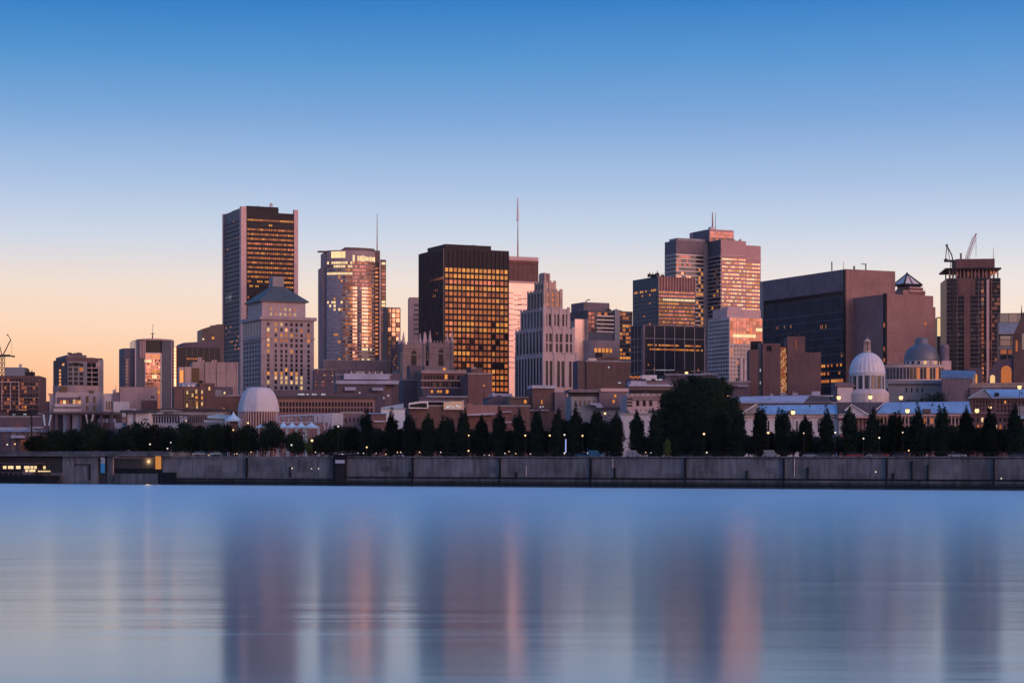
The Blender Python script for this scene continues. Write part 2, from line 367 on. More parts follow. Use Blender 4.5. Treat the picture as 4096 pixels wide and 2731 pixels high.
w = MB(); w.add([(-3000, -400, 0), (3000, -400, 0), (3000, 1900, 0), (-3000, 1900, 0)], [(0, 1, 2, 3)]); simple('river', w, 'river_water')
def sheet(name, m, s0, s1, b0, b1, z):
    w = MB(); w.add([qpt(s0, b0, z), qpt(s1, b0, z), qpt(s1, b1, z), qpt(s0, b1, z)], [(0, 1, 2, 3)]); return simple(name, w, m)
wall('grass_dark', c4(.03, .045, .02), .2, .95, .3, False); wall('asphalt', c4(.05, .05, .055), .15, .9); wall('paving', c4(.14, .13, .14), .12, .9)
def ground():
    w = MB(); z = G
    w.add([qpt(-2400, .6, z), qpt(1900, .6, z), qpt(1900, 2000, z), qpt(-2400, 2000, z), qpt(-2400, .6, -2), qpt(1900, .6, -2)], [(0, 1, 2, 3), (0, 4, 5, 1)])
    simple('ground', w, 'asphalt')
ground()
sheet('park_ground', 'grass_dark', -900, 700, 9, 52, G+.03)
sheet('promenade', 'paving', -900, 700, .7, 9, G+.02)

# ------------------------------------------------------------------ towers behind
def stock_tower():
    B = Bd('office_tower', 'tallest dark tower with two pale pink corner columns and rows of glowing windows', 967, 1700)
    u1, v1 = B.u(1193), B.v(897); zt = B.z(847)
    B.box('wall', 'steel_black', .4, u1-.4, 0, v1, 0, B.z(845))
    B.box('side_wall', 'slate_panel', -.2, .4, 3, v1, 0, B.z(828)-1)  # bluish panel colour carries the skylight tone of the unlit left face
    B.box('penthouse', 'steel_black', B.u(988), B.u(1115), .5, v1-6, B.z(846), B.z(824)+.5)
    B.box('corner_column', 'trim_rose', -1, B.u(984), -1.2, 3, 0, B.z(826))
    B.box('corner_column', 'trim_rose', B.u(1175), B.u(1191), -1.2, 2, 0, B.z(841, u1))
    B.box('corner_column', 'trim_rose', -1.4, 1, v1-1, v1+1.2, 0, B.z(828)-.5)
    R = B.R; lo, hi = B.u(989), B.u(1174)
    z0, z1 = B.z(1152), B.z(868)
    dim = {1: .85, 6: .25, 13: .25}
    def pick(i, j):
        if j == 0: return 'lit_yellow' if i < 3 or i > 16 else ('lit_orange' if i < 8 else 'lit_amber')
        if j == 1: return 'lit_yellow' if i in (11, 12) else 'win_dark'
        if j in (13, 14): return R.choice(['lit_yellow', 'lit_orange', 'lit_yellow', 'win_dark', 'amber_glass'])
        if j in (5, 6): return R.choice(['lit_amber', 'lit_orange', 'amber_glass'])
        return R.choice(['lit_orange', 'lit_orange', 'lit_orange', 'lit_amber', 'lit_yellow', 'lit_amber'])
    B.grid('F', lo, hi, 24, z0, z1, 15, .72, .40, pick)
    B.grid('F', lo, hi, 24, B.z(1560), B.z(1178), 20, .74, .46, mixp(R, (2, 'win_dark'), (2, 'lit_amber'), (1, 'lit_orange')))
    B.bands('floor_band', 'steel_black', 'L', 4, v1-2, [B.z(p) for p in range(880, 1560, 18)], .9, .5, plane=-.2)
    B.grid('L', 6, v1-4, 9, B.z(1400), B.z(1290), 7, .5, .45, lambda i, j: 'lit_orange' if R.random() < .22 else None, plane=-.2)
    for p, q in ((22, 858), (12, 930), (40, 960)): B.win('L', p, B.z(q+20), 3, 2, 'lit_amber', plane=-.2)
    B.win('L', v1-8, B.z(1178), 6, 6, 'win_slate', plane=-.2); B.win('L', v1-18, B.z(1178), 9, 6, 'blue_glass', plane=-.2)
    b = MB(); 
    for q in (0, 1.8): b.tube((B.u(1086)+q, 4, B.z(826)), (B.u(1086)+q, 4, B.z(806)), .35); 
    b.box(B.u(1086), B.u(1086)+1.8, 3.5, 4.5, B.z(815), B.z(812)); b.box(B.u(1086), B.u(1086)+1.8, 3.5, 4.5, B.z(808), B.z(805))
    b.obj('antenna', 'mast_red', B.r); B.mast(B.u(1040), 5, B.z(826), B.z(813), .4, 'black_iron')
    B.done()
stock_tower()

def courthouse():
    B = Bd('office_building', 'pale pink stone block with a green pyramid roof in front of the tallest dark tower', 1045, 1350)
    u1, v1 = B.u(1256), B.v(970)
    zc = B.z(1272)
    B.box('wall', 'limestone', 0, u1, 0, v1, 0, zc-1)
    B.box('cornice', 'limestone', -1.5, u1+1.5, -1.5, v1+1.5, zc-1, zc+1.2)
    B.box('cornice', 'limestone', -.6, u1+.6, -.6, v1+.6, B.z(1352), B.z(1349))
    iu0, iu1, iv = 2.5, B.u(1222, 6), 6
    ze = B.z(1205, 0, 6); B.box('upper_wall', 'limestone', iu0, iu1, iv, v1-4, zc+1.2, ze)
    b = MB(); o = 1.8; vm = (iv+v1-4)/2; um = (iu0+iu1)/2; rz = B.z(1143, um, vm)
    b.box(iu0-o, iu1+o, iv-o, v1-4+o, ze, ze+.9)
    P = [(iu0-o, iv-o), (iu1+o, iv-o), (iu1+o, v1-4+o), (iu0-o, v1-4+o)]
    T = [(um-3, vm-3), (um+3, vm-3), (um+3, vm+3), (um-3, vm+3)]
    b.prism(P, ze+.9, rz, None, T); rf = b.obj('roof', 'copper_roof', B.r)
    B.box('roof_monitor', 'concrete_grey', um-4, um+4, vm-4, vm+4, rz-2, rz+6)
    R = B.R
    rows = [1288, 1310, 1331, 1351, 1372, 1396, 1415, 1432, 1452, 1470, 1485, 1502, 1520, 1542]
    def pk(i, j):
        if j <= 3: return R.choice(['lit_yellow', 'lit_white', 'lit_orange', 'gold_glass']) if R.random() < .68 else 'win_dark'
        if j >= 11: return 'lit_white' if R.random() < .65 else 'win_dark'
        if j >= 10: return 'lit_yellow' if R.random() < .4 else 'win_dark'
        if i == 0: return 'lit_yellow' if j in (4, 5) else 'win_dark'
        return 'lit_yellow' if R.random() < .08 else 'win_dark'
    cols = [1073, 1103, 1126, 1145, 1166, 1186, 1206, 1234]
    for j, p in enumerate(rows):
        for i, q in enumerate(cols):
            uu = B.u(q); B.win('F', uu, B.z(p)-1.2, 1.6, 2.3, pk(i, j))
    B.grid('L', 2, v1-2, 6, B.z(1342), B.z(1285), 1, .5, .95, 'win_slate')
    B.grid('L', 2, v1-2, 6, B.z(1560), B.z(1356), 11, .5, .6, lambda i, j: 'lit_orange' if j == 10 and i in (1, 3, 4) else 'steel_black')
    B.grid('F', B.u(1085), B.u(1200), 6, B.z(1262), B.z(1222), 2, .34, .5, lambda i, j: R.choice(['lit_white', 'lit_orange', 'lit_yellow']), plane=iv)
    B.grid('L', iv+2, v1-6, 4, B.z(1262), B.z(1215), 3, .4, .45, 'win_slate', plane=iu0)
    B.done()
courthouse()

def curved_tower():
    B = Bd('glass_tower', 'curved glass tower blazing orange with brightly lit crown and thin rooftop mast', 1306, 1600, a=14)
    ul, ur = B.u(1308), B.u(1500); Wd = ur-ul; R = B.R
    sag = 7.0; rad = (Wd*Wd/4+sag*sag)/(2*sag); cx, cy = (ul+ur)/2, -sag+rad
    half = math.asin(Wd/2/rad); n = 22
    pts = [(cx+rad*math.sin(-half+2*half*i/n), cy-rad*math.cos(-half+2*half*i/n)) for i in range(n+1)]
    b = MB(); zt = B.z(1002); b.prism(pts+[(ur, 34), (ul, 34)], 0, zt); b.obj('wall', 'haze_panel', B.r)
    # crown steps
    b = MB(); b.prism([(x, y+1.5) for x, y in pts[8:]]+[(ur, 30), (pts[8][0], 30)], zt, B.z(990)); b.obj('penthouse', 'brown_panel', B.r)
    B.box('roof_fin', 'brown_panel', B.u(1275), B.u(1345), 1, 8, B.z(1007), B.z(1003))
    B.box('wing', 'haze_panel', B.u(1290, 6), ul+1, 6, 30, 0, B.z(1068, 0, 6))
    B.box('wing', 'brown_panel', ur, B.u(1520, 2), 2, 30, 0, B.z(996)); 
    B.box('trim_column', 'trim_rose', B.u(1517), B.u(1522), -1.5, 2, 0, B.z(1040))
    B.box('wing', 'brown_panel', B.u(1523, 9), B.u(1544, 9), 9, 30, 0, B.z(1033, 0, 9))
    rows = 30; zh, zl = B.z(1045), B.z(1475)
    rh = (zh-zl)/rows
    for j in range(rows):
        for i in range(n):
            a = -half+2*half*(i+.5)/n; x, y = cx+rad*math.sin(a), cy-rad*math.cos(a)
            f = (i+.5)/n; zc = zh-(j+.5)*rh
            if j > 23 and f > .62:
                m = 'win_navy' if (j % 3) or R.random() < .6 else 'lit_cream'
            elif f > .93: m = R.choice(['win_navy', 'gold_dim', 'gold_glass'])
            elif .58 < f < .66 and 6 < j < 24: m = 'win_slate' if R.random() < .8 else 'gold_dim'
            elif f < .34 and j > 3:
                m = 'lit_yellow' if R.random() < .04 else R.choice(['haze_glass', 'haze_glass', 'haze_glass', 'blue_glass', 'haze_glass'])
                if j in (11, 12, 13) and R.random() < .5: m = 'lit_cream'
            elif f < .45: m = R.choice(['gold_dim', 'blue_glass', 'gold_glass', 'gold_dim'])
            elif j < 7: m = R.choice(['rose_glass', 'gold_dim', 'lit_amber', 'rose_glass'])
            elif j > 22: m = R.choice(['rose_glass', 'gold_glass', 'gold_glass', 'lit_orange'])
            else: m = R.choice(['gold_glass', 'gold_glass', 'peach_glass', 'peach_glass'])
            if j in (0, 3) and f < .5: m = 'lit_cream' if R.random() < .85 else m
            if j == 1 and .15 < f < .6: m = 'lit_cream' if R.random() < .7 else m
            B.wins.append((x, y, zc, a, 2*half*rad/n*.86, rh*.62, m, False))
    for i in range(n):
        f = (i+.5)/n; a = -half+2*half*f; x, y = cx+rad*math.sin(a), cy-rad*math.cos(a)
        if f < .38 and i > 1: B.wins.append((x, y, B.z(1020), a, 1.9, 5.2, 'lit_cream', False))
        elif f > .48 and R.random() < .85: B.wins.append((x, y, B.z(1034), a, 1.6, R.choice([5.2, 4, 3]), 'lit_cream', False))
    B.grid('F', B.u(1533), B.u(1543, 9), 1, B.z(1320), B.z(1037), 20, .8, .7, lambda i, j: 'lit_cream' if j in (0, 11, 12) else 'gold_dim', plane=9)
    B.grid('F', B.u(1500), B.u(1517), 1, B.z(1420), B.z(1060), 22, .7, .5, 'gold_glass', plane=2)
    B.mast(B.u(1512), 4, B.z(998), B.z(846), .45, 'mast_red'); B.mast(B.u(1454), 6, B.z(990), B.z(985), .3)
    B.done()
curved_tower()

def slim_gold():
    B = Bd('glass_tower', 'slim golden glass block just right of the curved glass tower', 1546, 1500, a=22)
    u1 = B.u(1602); z = B.z(1229)
    B.box('wall', 'brown_panel', 0, u1, 0, 9, 0, z)
    B.grid('F', .6, u1-.4, 3, B.z(1420), B.z(1233), 10, .76, .84, mixp(B.R, (2, 'peach_glass'), (5, 'gold_glass')))
    B.grid('F', .6, u1-.4, 5, B.z(1520), B.z(1422), 8, .5, .5, mixp(B.R, (4, 'win_slate'), (1, 'lit_yellow'), (1, 'lit_orange'), (3, None)))
    B.done()
    B = Bd('office_building', 'dark block with scattered yellow lights between the golden block and the twin church towers', 1568, 1300, a=6)
    u1 = B.u(1618); B.box('wall', 'mauve_dark', 0, u1, 0, 20, 0, B.z(1380)); B.box('penthouse', 'mauve_dark', 3, u1-1, 1, 15, B.z(1380), B.z(1362))
    B.grid('F', .5, u1-.5, 8, B.z(1500), B.z(1382), 10, .5, .5, mixp(B.R, (5, None), (3, 'win_slate'), (1.6, 'lit_yellow'), (1, 'lit_orange')))
    B.done()
    B = Bd('office_tower', 'pale pink concrete tower peeking out left of the big black tower', 1636, 1450, a=5)
    u1 = B.u(1690); B.box('wall', 'concrete_pink', 0, u1, 0, 22, 0, B.z(1189))
    B.grid('F', B.u(1655), u1, 4, B.z(1345), B.z(1212), 7, .8, .5, 'blue_glass'); B.bands('floor_band', 'concrete_pink', 'F', B.u(1655), u1, [B.z(1212+i*19) for i in range(8)], 1.4, .5); B.done()
slim_gold()

def black_tower():
    B = Bd('office_tower', 'broad black tower with a full grid of square orange windows', 1777, 1250)
    u1, v1 = B.u(2036), B.v(1679); R = B.R
    B.box('wall', 'steel_black', 0, u1, 0, v1, 0, B.z(992))
    B.box('penthouse', 'steel_black', B.u(1784), B.u(1967), 1, v1-10, B.z(992), B.z(975))
    zt = B.z(1066); pitch = (B.z(1066)-B.z(1566))/21
    bright = {0: .9, 1: .95, 3: .8}
    def pick(i, j):
        if j in (0, 1): return 'lit_yellow' if R.random() < .75 else 'lit_orange'
        if j == 2: return 'lit_amber' if R.random() < .4 else 'amber_glass'
        if j == 3: return 'lit_yellow' if (i < 7 or i > 8) else 'lit_orange'
        if j in (9, 10): return 'lit_yellow' if (i in (3, 4, 5, 6, 12, 13, 14) or (j == 10 and i in (8, 9))) else R.choice(['lit_orange', 'amber_glass'])
        if j == 14: return 'lit_yellow' if i < 6 or i == 11 else 'lit_amber'
        if j >= 17: return R.choice(['lit_yellow', 'lit_orange']) if i > 9 else 'lit_amber'
        if j >= 11: return R.choice(['lit_amber', 'amber_glass', 'lit_orange'])
        return R.choice(['lit_orange', 'lit_orange', 'lit_amber', 'lit_amber', 'lit_orange', 'lit_yellow' if i > 11 else 'lit_orange'])
    B.grid('F', B.u(1778), u1-.6, 15, zt-21*pitch, zt, 21, .68, .64, pick)
    B.ribs('mullion', 'steel_black', 'F', B.u(1778), u1-.6, 15, .35, .45, 0, B.z(1000))
    B.ribs('mullion', 'brown_panel', 'L', 0, v1, 13, .4, .8, 0, B.z(994))
    B.grid('L', 1, v1-1, 13, B.z(1340), B.z(1100), 11, .4, .42, lambda i, j: {0: 'lit_orange' if i < 9 else None, 2: 'lit_orange' if i in (3, 4, 12) else None, 3: 'lit_yellow' if i in (4, 5, 12) else None, 10: 'lit_orange' if i in (3, 7, 8, 9, 10) else None}.get(j) or 'win_dark')
    B.mast(B.u(1897), 5, B.z(980), B.z(970), .2, 'black_iron'); B.clutter(B.u(1800), B.u(1950), 4, B.z(977), 3, h=1)
    B.done()
black_tower()

def red_crown():
    B = Bd('office_tower', 'peach tower with red louvred crown and tall white mast, right behind the black tower', 2020, 1450)
    u1 = B.u(2152); R = B.R
    B.box('wall', 'peach_stone', 0, u1, 0, 34, 0, B.z(1130))
    B.box('crown', 'brick_red', .3, u1, .3, 33, B.z(1130), B.z(1030))
    B.ribs('louvre', 'precast_rose', 'F', 0, u1, 26, .35, .5, B.z(1124), B.z(1052), plane=.3)
    B.bands('trim_band', 'trim_rose', 'F', 0, u1, [B.z(1029), B.z(1036), B.z(1126)], 1.2, .7)
    B.bands('trim_band', 'brick_red', 'F', 0, u1, [B.z(1042), B.z(1048)], 1.0, .9)
    B.ribs('rail', 'trim_rose', 'F', 0, u1, 22, .3, .3, B.z(1030), B.z(1022), plane=.3)
    B.grid('F', B.u(2055), B.u(2085), 1, B.z(1480), B.z(1170), 16, 1, .10, 'win_dark'); B.grid('F', B.u(2070), B.u(2108), 4, B.z(1345), B.z(1180), 7, .7, .22, 'win_navy'); B.grid('F', B.u(2036), B.u(2054), 1, B.z(1480), B.z(1160), 15, 1, .10, 'win_dark')
    B.mast(B.u(2090), 8, B.z(1030), B.z(875), .55, 'mast_red'); B.mast(B.u(2090), 8, B.z(875), B.z(782), .95, 'mast_white')
    B.done()
red_crown()

def deco_tower():
    B = Bd('office_tower', 'stepped art deco stone tower with narrow vertical window slots', 2172, 1000)
    R = B.R
    lev = [  # photo: left edge, right edge, top
        (2062, 2313, 1415, 0), (2062, 2297, 1312, 2.2), (2084, 2278, 1232, 4.5), (2111, 2248, 1160, 7), (2140, 2222, 1127, 10), (2163, 2198, 1098, 14)]
    tw = []
    for k, (pl, pr, pt, v0) in enumerate(lev):
        u0 = v0*.55; u1 = B.u(pr, v0); v1 = B.v(pl, u0) if k else B.v(2062, 0)
        if k == 1: v1 -= .5
        if k == 5: v1 = v0+6
        z1 = B.z(pt, 0, v0); zb = 0 if k == 0 else tw[-1][4]
        B.box('wall', 'limestone_gold' if k > 2 else 'limestone', u0, u1, v0, v1, max(0, zb-.3) if k else 0, z1)
        tw.append((u0, u1, v0, v1, z1))
        B.ribs('pilaster', 'limestone_gold' if k > 2 else 'limestone', 'L', v0+.4, v1-.4, max(3, int((v1-v0)/3.6)), 1.2, .3, 0 if k == 0 else zb, z1+.8, plane=u0)
        B.ribs('pilaster', 'limestone_gold' if k > 2 else 'limestone', 'F', u0+.6, u1-.6, 3 if k < 4 else 2, 1.6, .35, 0 if k == 0 else zb, z1+.9, plane=v0)
        if k < 3:
            for q in range(3):
                c = u0+(u1-u0)*(q+.5)/3
                for dx in (-1.2, 1.2):
                    h = z1-zb if k else 34
                    nn = 1 if k == 2 else 2
                    hh = (h-3)/nn
                    for w in range(nn): B.win('F', c+dx, z1-2.2-(w+.5)*hh, 1.4, hh*.84, 'win_dark', plane=v0)
        B.grid('L', v0+.4, v1-.4, max(3, int((v1-v0)/3.6)), (0 if k == 0 else zb), z1-1, 1, .58, .97, 'win_dark', plane=u0)
    u0, u1, v0, v1, z1 = tw[3]
    B.grid('F', u0+1, u1-1, 3, tw[2][4]+1, z1-1, 3, .35, .6, lambda i, j: 'lit_orange' if i else 'gold_dim', plane=v0)
    u0, u1, v0, v1, z1 = tw[4]; B.grid('F', u0+1, u1-1, 3, tw[3][4]+1, z1, 1, .3, .8, 'gold_dim', plane=v0)
    u0, u1, v0, v1, z1 = tw[5]; B.grid('F', u0, u1, 2, tw[4][4]+.5, z1-.3, 1, .5, .7, 'lit_orange', plane=v0)
    B.box('lantern', 'limestone_gold', u0, (u0+u1)/2, v0+1, v1, z1, z1+1.3); B.mast(B.u(2191, 15), v0+3, z1, B.z(1074), .14, 'mast_red')
    B.done()
deco_tower()

def basilica():
    B = Bd('church', 'grey stone church with two square pinnacled towers before the black tower', 1720, 1050, a=14)
    R = B.R
    for (pl, pr, pt) in ((1614, 1697, 1378), (1720, 1808, 1371)):
        v0 = 0; u0, u1 = B.u(pl), B.u(pr); w = u1-u0; zt = B.z(pt)
        b = MB(); b.box(u0, u1, 0, w, 0, zt)
        for zz in (B.z(pt+16), B.z(pt+42), B.z(pt+98)): b.box(u0-.35, u1+.35, -.35, w+.35, zz-.3, zz+.3)
        for x in (u0, u1):
            for y in (0, w): b.prism([(x+.9*math.cos(a*PI/4), y+.9*math.sin(a*PI/4)) for a in range(8)], 0, zt+.6)
        for q in range(7):
            b.box(u0+w*(q+.2)/7, u0+w*(q+.65)/7, -.15, .35, zt, zt+1.3); b.box(u0-.15, u0+.35, w*(q+.2)/7, w*(q+.65)/7, zt, zt+1.3)
        tw = b.obj('tower', 'church_stone', B.r)
        for x in (u0, u1):
            for y in (0, w):
                b = MB(); b.tube((x, y, zt+.5), (x, y, zt+6.6), 1.0, .12, 8); b.obj('pinnacle', 'trim_rose', tw)
        link('window', win_mesh(2.6, 12, 'win_dark', True), tw, ((u0+u1)/2, -.05, B.z(pt+70)))
        link('window', win_mesh(2.2, 11, 'win_dark', True), tw, (u0-.05, w/2, B.z(pt+70)), -PI/2)
    B.box('nave', 'mauve_mid', B.u(1640), B.u(1790), 6, 60, 0, B.z(1480)); B.gable('roof', 'dark_roof', B.u(1640), B.u(1790), 5, 61, B.z(1480), B.z(1440), 'v')
    return B.done()
basilica()

def peach_group():
    B = Bd('office_building', 'block with a blank peach wall, dark banded glass and a golden glass end wall', 2352, 1200)
    u1 = B.u(2530); v1 = B.v(2280); R = B.R
    zt = B.z(1240)
    B.box('wall', 'slate_panel', 0, u1, 0, v1, 0, zt)
    B.box('side_wall', 'limestone_gold', -.4, 0, 0, v1, 0, B.z(1276)); B.box('end_wall', 'peach_stone', B.u(2300, 3), -.4, 3, 4, 0, B.z(1276)); B.box('penthouse', 'mauve_mid', B.u(2335, 8), B.u(2438, 8), 8, 25, zt, B.z(1208, 0, 8))
    B.box('pilaster', 'concrete_grey', B.u(2456), B.u(2476), -1.2, 3, 0, B.z(1240, 20))
    B.bands('floor_band', 'trim_steel', 'F', B.u(2385), B.u(2455), [B.z(p) for p in (1262, 1278, 1294, 1310, 1325)], .8, .5)
    B.grid('F', B.u(2353), B.u(2455), 8, B.z(1328), B.z(1246), 5, .9, .75, lambda i, j: 'rose_glass' if i < 2 else ('lit_orange' if j == 0 and i in (3, 5) else 'win_navy'))
    b = MB(); uc, vc, rr_ = B.u(2410), 1, B.u(2475)-B.u(2410)
    b.prism([(uc-12, 6)]+[(uc+(rr_)*math.cos(a), vc-8*abs(math.sin(a))) for a in [PI+PI*i/12 for i in range(13)]]+[(uc+rr_, 6)], 0, B.z(1362)); 
    b.obj('curved_wing', 'concrete_pink', B.r)
    for i in range(5): B.win('F', B.u(2358+i*15), B.z(1403), 1.5, 2.4, 'lit_yellow', plane=-8.3)
    B.grid('F', B.u(2477), u1-.3, 4, B.z(1452), B.z(1243), 13, .8, .62, lambda i, j: R.choice(['lit_yellow', 'lit_orange', 'gold_glass']) if j % 2 else R.choice(['gold_glass', 'rose_glass', 'lit_orange']))
    b = MB(); b.tube((2, 8, B.z(1208)), (3.5, 8, B.z(1196)), .3); b.tube((3.5, 8, B.z(1196)), (5.5, 8, B.z(1193)), .3); b.obj('roof_unit', 'black_iron', B.r)
    B.clutter(B.u(2440), B.u(2510), 4, zt, 3, h=1.5); B.done()
    B = Bd('office_tower', 'dark tower with glowing red and gold striped right face over the black glass block', 2632, 1250)
    u1, v1 = B.u(2781), B.v(2531); R = B.R; zt = B.z(1105)
    B.box('wall', 'slate_panel', 0, u1, 0, v1, 0, zt)
    B.box('crown', 'brick_red', .2, u1, -.15, 1, B.z(1160), zt); B.ribs('mullion', 'trim_rose', 'F', .3, u1-.2, 13, .3, .5, B.z(1162), zt, plane=-.15)
    B.grid('F', .5, u1-.3, 18, B.z(1310), B.z(1160), 10, .7, .58, lambda i, j: {0: 'lit_yellow' if i in (0, 1, 5, 12) else 'rose_glass', 1: 'rose_glass', 2: 'lit_cream' if i > 1 else 'lit_orange', 3: 'lit_yellow' if i < 10 else 'lit_amber'}.get(j) or R.choice(['lit_orange', 'lit_amber', 'lit_orange', 'rose_glass', 'lit_yellow']))
    B.grid('L', 2, v1-2, 12, B.z(1300), B.z(1150), 9, .6, .5, lambda i, j: 'lit_yellow' if (j == 0 and R.random() < .6) else ('lit_orange' if R.random() < .06 else 'win_slate'))
    B.clutter(0, u1*.1, 3, zt, 2); B.clutter(-B.v(2531)*.1, 8, 6, zt, 4, h=2.2); B.done()
    B = Bd('office_building', 'low black glass block with thin white grid lines and two rows of orange lights', 2574, 1150)
    u1, v1 = B.u(2817), B.v(2524); R = B.R; zt = B.z(1304)
    B.box('wall', 'black_glazing', 0, u1, 0, v1, 0, zt)
    B.box('corner_column', 'mauve_mid', -.7, .7, -.7, .7, 0, zt+.6)
    B.ribs('mullion', 'trim_steel', 'F', B.u(2577), u1, 6, .3, .35, 0, zt); B.bands('mullion', 'trim_steel', 'F', 0, u1, [B.z(1352), B.z(1480)], .25, .3)
    B.ribs('mullion', 'trim_steel', 'L', 2, v1, 3, .22, .3, 0, zt); B.bands('mullion', 'trim_steel', 'L', 0, v1, [B.z(p) for p in (1352, 1385, 1405, 1440, 1490)], .25, .3)
    B.box('parapet', 'slate_panel', -.3, u1+.3, -.3, v1, zt, zt+.8)
    B.grid('F', B.u(2590), u1-1, 30, B.z(1404), B.z(1370), 2, .8, .38, lambda i, j: R.choice(['lit_yellow', 'lit_orange']) if R.random() < .72 else None)
    B.grid('F', B.u(2590), u1-1, 30, B.z(1500), B.z(1450), 3, .6, .38, lambda i, j: 'lit_orange' if R.random() < .07 else None)
    B.done()
peach_group()

def cross_tower():
    B = Bd('office_tower', 'tallest tower on the right, pink cross shaped block with grey recess and twin masts', 2884, 1700)
    R = B.R; u1 = B.u(2984); v1 = B.v(2833); zt = B.z(960)
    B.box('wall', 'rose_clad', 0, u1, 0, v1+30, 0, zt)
    B.box('side_wall', 'slate_panel', -.4, 0, 0, v1, 0, B.z(958))  # slate sheet paints the blue shade of the left face over the rose cladding
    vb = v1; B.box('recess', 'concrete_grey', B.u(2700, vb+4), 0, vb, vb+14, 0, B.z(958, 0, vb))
    # right wing set back
    vr = 10; B.box('wing', 'rose_clad', u1, B.u(3043, vr), vr, 50, 0, B.z(980, u1, vr))
    # left wing comes forward of the recess
    vl = vb-1; ul0, ul1 = B.u(2703, vl), B.u(2815, vl); vl1 = B.v(2659, ul0)
    zl = B.z(968, 0, vl)
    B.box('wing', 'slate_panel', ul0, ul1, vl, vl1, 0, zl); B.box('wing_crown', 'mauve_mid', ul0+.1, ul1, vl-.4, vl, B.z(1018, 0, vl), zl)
    # crown block
    B.box('penthouse', 'rose_clad', B.u(2838, 16), B.u(2935, 16), 16, 50, zt, B.z(917, 0, 16))
    B.box('penthouse', 'slate_panel', B.u(2838, 16)-.4, B.u(2838, 16), 16, B.v(2773, B.u(2838, 16)), zt, B.z(917, 0, 16))  # same painted blue shade on the left side of the crown block
    B.grid('F', B.u(2842, 16), B.u(2933, 16), 12, B.z(962, 0, 16), B.z(925, 0, 16), 3, .95, .8, lambda i, j: 'rose_glass' if j < 2 else R.choice(['win_navy', 'lit_orange', 'win_navy']), plane=16)
    # windows
    rh = 15.4; n = 14
    B.grid('F', .8, u1-.6, 11, B.z(1240), B.z(1028), n, .84, .42, lambda i, j: 'lit_cream' if R.random() < .22 else R.choice(['lit_yellow', 'gold_glass', 'gold_glass', 'rose_glass']))
    B.grid('F', u1+1, B.u(3043, vr)-.6, 7, B.z(1240, 0, vr), B.z(1043, 0, vr), 13, .84, .42, lambda i, j: R.choice(['lit_cream', 'gold_glass', 'lit_yellow', 'gold_glass']), plane=vr)
    B.bands('trim_band', 'trim_rose', 'F', 0, u1, [B.z(1021)], .8, .6); B.bands('trim_band', 'trim_rose', 'F', u1, B.u(3043, vr), [B.z(1034, u1, vr)], .8, .6, plane=vr)
    zs = [B.z(1024+i*16.3) for i in range(22)]
    B.bands('floor_band', 'trim_steel', 'L', 0, v1, zs, .9, .4, plane=-.4)
    B.grid('L', .5, v1-.5, 7, zs[-1], zs[0], 21, .9, .55, lambda i, j: 'lit_yellow' if R.random() < .03 else ('blue_glass' if R.random() < .12 else 'win_navy'), plane=-.4)
    zs2 = [B.z(1024+i*16.3, 0, vl) for i in range(22)]
    B.bands('floor_band', 'trim_steel', 'F', ul0, ul1, zs2, .9, .4, plane=vl); B.bands('floor_band', 'trim_steel', 'L', vl, vl1, zs2, .9, .4, plane=ul0)
    nn = 11
    def pl(i, j):
        if j in (0, 1) and i > 7: return 'win_dark'
        if i < 6 and j < 6 and R.random() < .6: return 'rose_glass' if j < 4 else 'gold_glass'
        if i > 8 and R.random() < .35: return 'lit_yellow'
        return 'lit_yellow' if R.random() < .05 else 'win_navy'
    B.grid('F', ul0+.5, ul1-.5, nn, zs2[-1], zs2[0], 21, .93, .55, pl, plane=vl)
    B.grid('L', vl+.5, vl1-.5, 5, zs2[-1], zs2[0], 21, .93, .55, 'win_navy', plane=ul0)
    B.mast(B.u(2850, 20), 20, B.z(917, 0, 16), B.z(848, 0, 20), .8, 'mast_red'); B.mast(B.u(2862, 20), 20, B.z(917, 0, 16), B.z(848, 0, 20), .35, 'mast_red'); B.box('roof_unit', 'white_panel', B.u(2843, 18), B.u(2858, 18), 18, 22, B.z(917, 0, 16), B.z(907, 0, 18))
    B.clutter(u1*.6, u1+4, 6, B.z(961), 2, 'trim_rose', 2.5); B.done()
cross_tower()

def white_grid():
    B = Bd('office_building', 'white grid fronted block with rounded pale penthouse and golden glass corner', 2917, 1100)
    R = B.R; u1, v1 = B.u(3049), B.v(2832); zt = B.z(1268)
    B.box('wall', 'concrete_pale', 0, u1, 0, v1, 0, zt)
    b = MB(); pts = [(u1, 3)]+[(u1*(.5-.5*math.cos(PI*(1-i/10))), 3-2.2*math.sin(PI*i/10)) for i in range(11)][::1]
    b.prism([(-1, v1*.7), (.5, 3), (u1*.45, .6), (u1, 1.5), (u1, v1)], zt, B.z(1235)); b.prism([(2, v1*.5), (3, 6), (u1*.5, 4), (u1*.55, v1*.6)], B.z(1235), B.z(1224)); b.obj('penthouse', 'trim_rose', B.r)
    B.grid('L', .5, v1-.5, 13, B.z(1570), B.z(1275), 18, .62, .62, lambda i, j: 'win_navy')
    B.grid('F', .3, u1, 10, B.z(1374), B.z(1270), 8, .93, .93, lambda i, j: 'lit_cream' if (j == 5 and i < 8 and R.random() < .8) or (j == 3 and i > 7) else R.choice(['gold_dim', 'rose_glass', 'amber_glass', 'gold_dim']))
    B.grid('F', .3, u1, 10, B.z(1570), B.z(1376), 12, .62, .62, lambda i, j: 'lit_orange' if R.random() < .1 else 'win_navy')
    
    for q in (2962, 2978): B.box('column', 'concrete_pale', B.u(q)-.9, B.u(q)+.9, -1.4, .1, 0, B.z(1432))
    B.done()
white_grid()

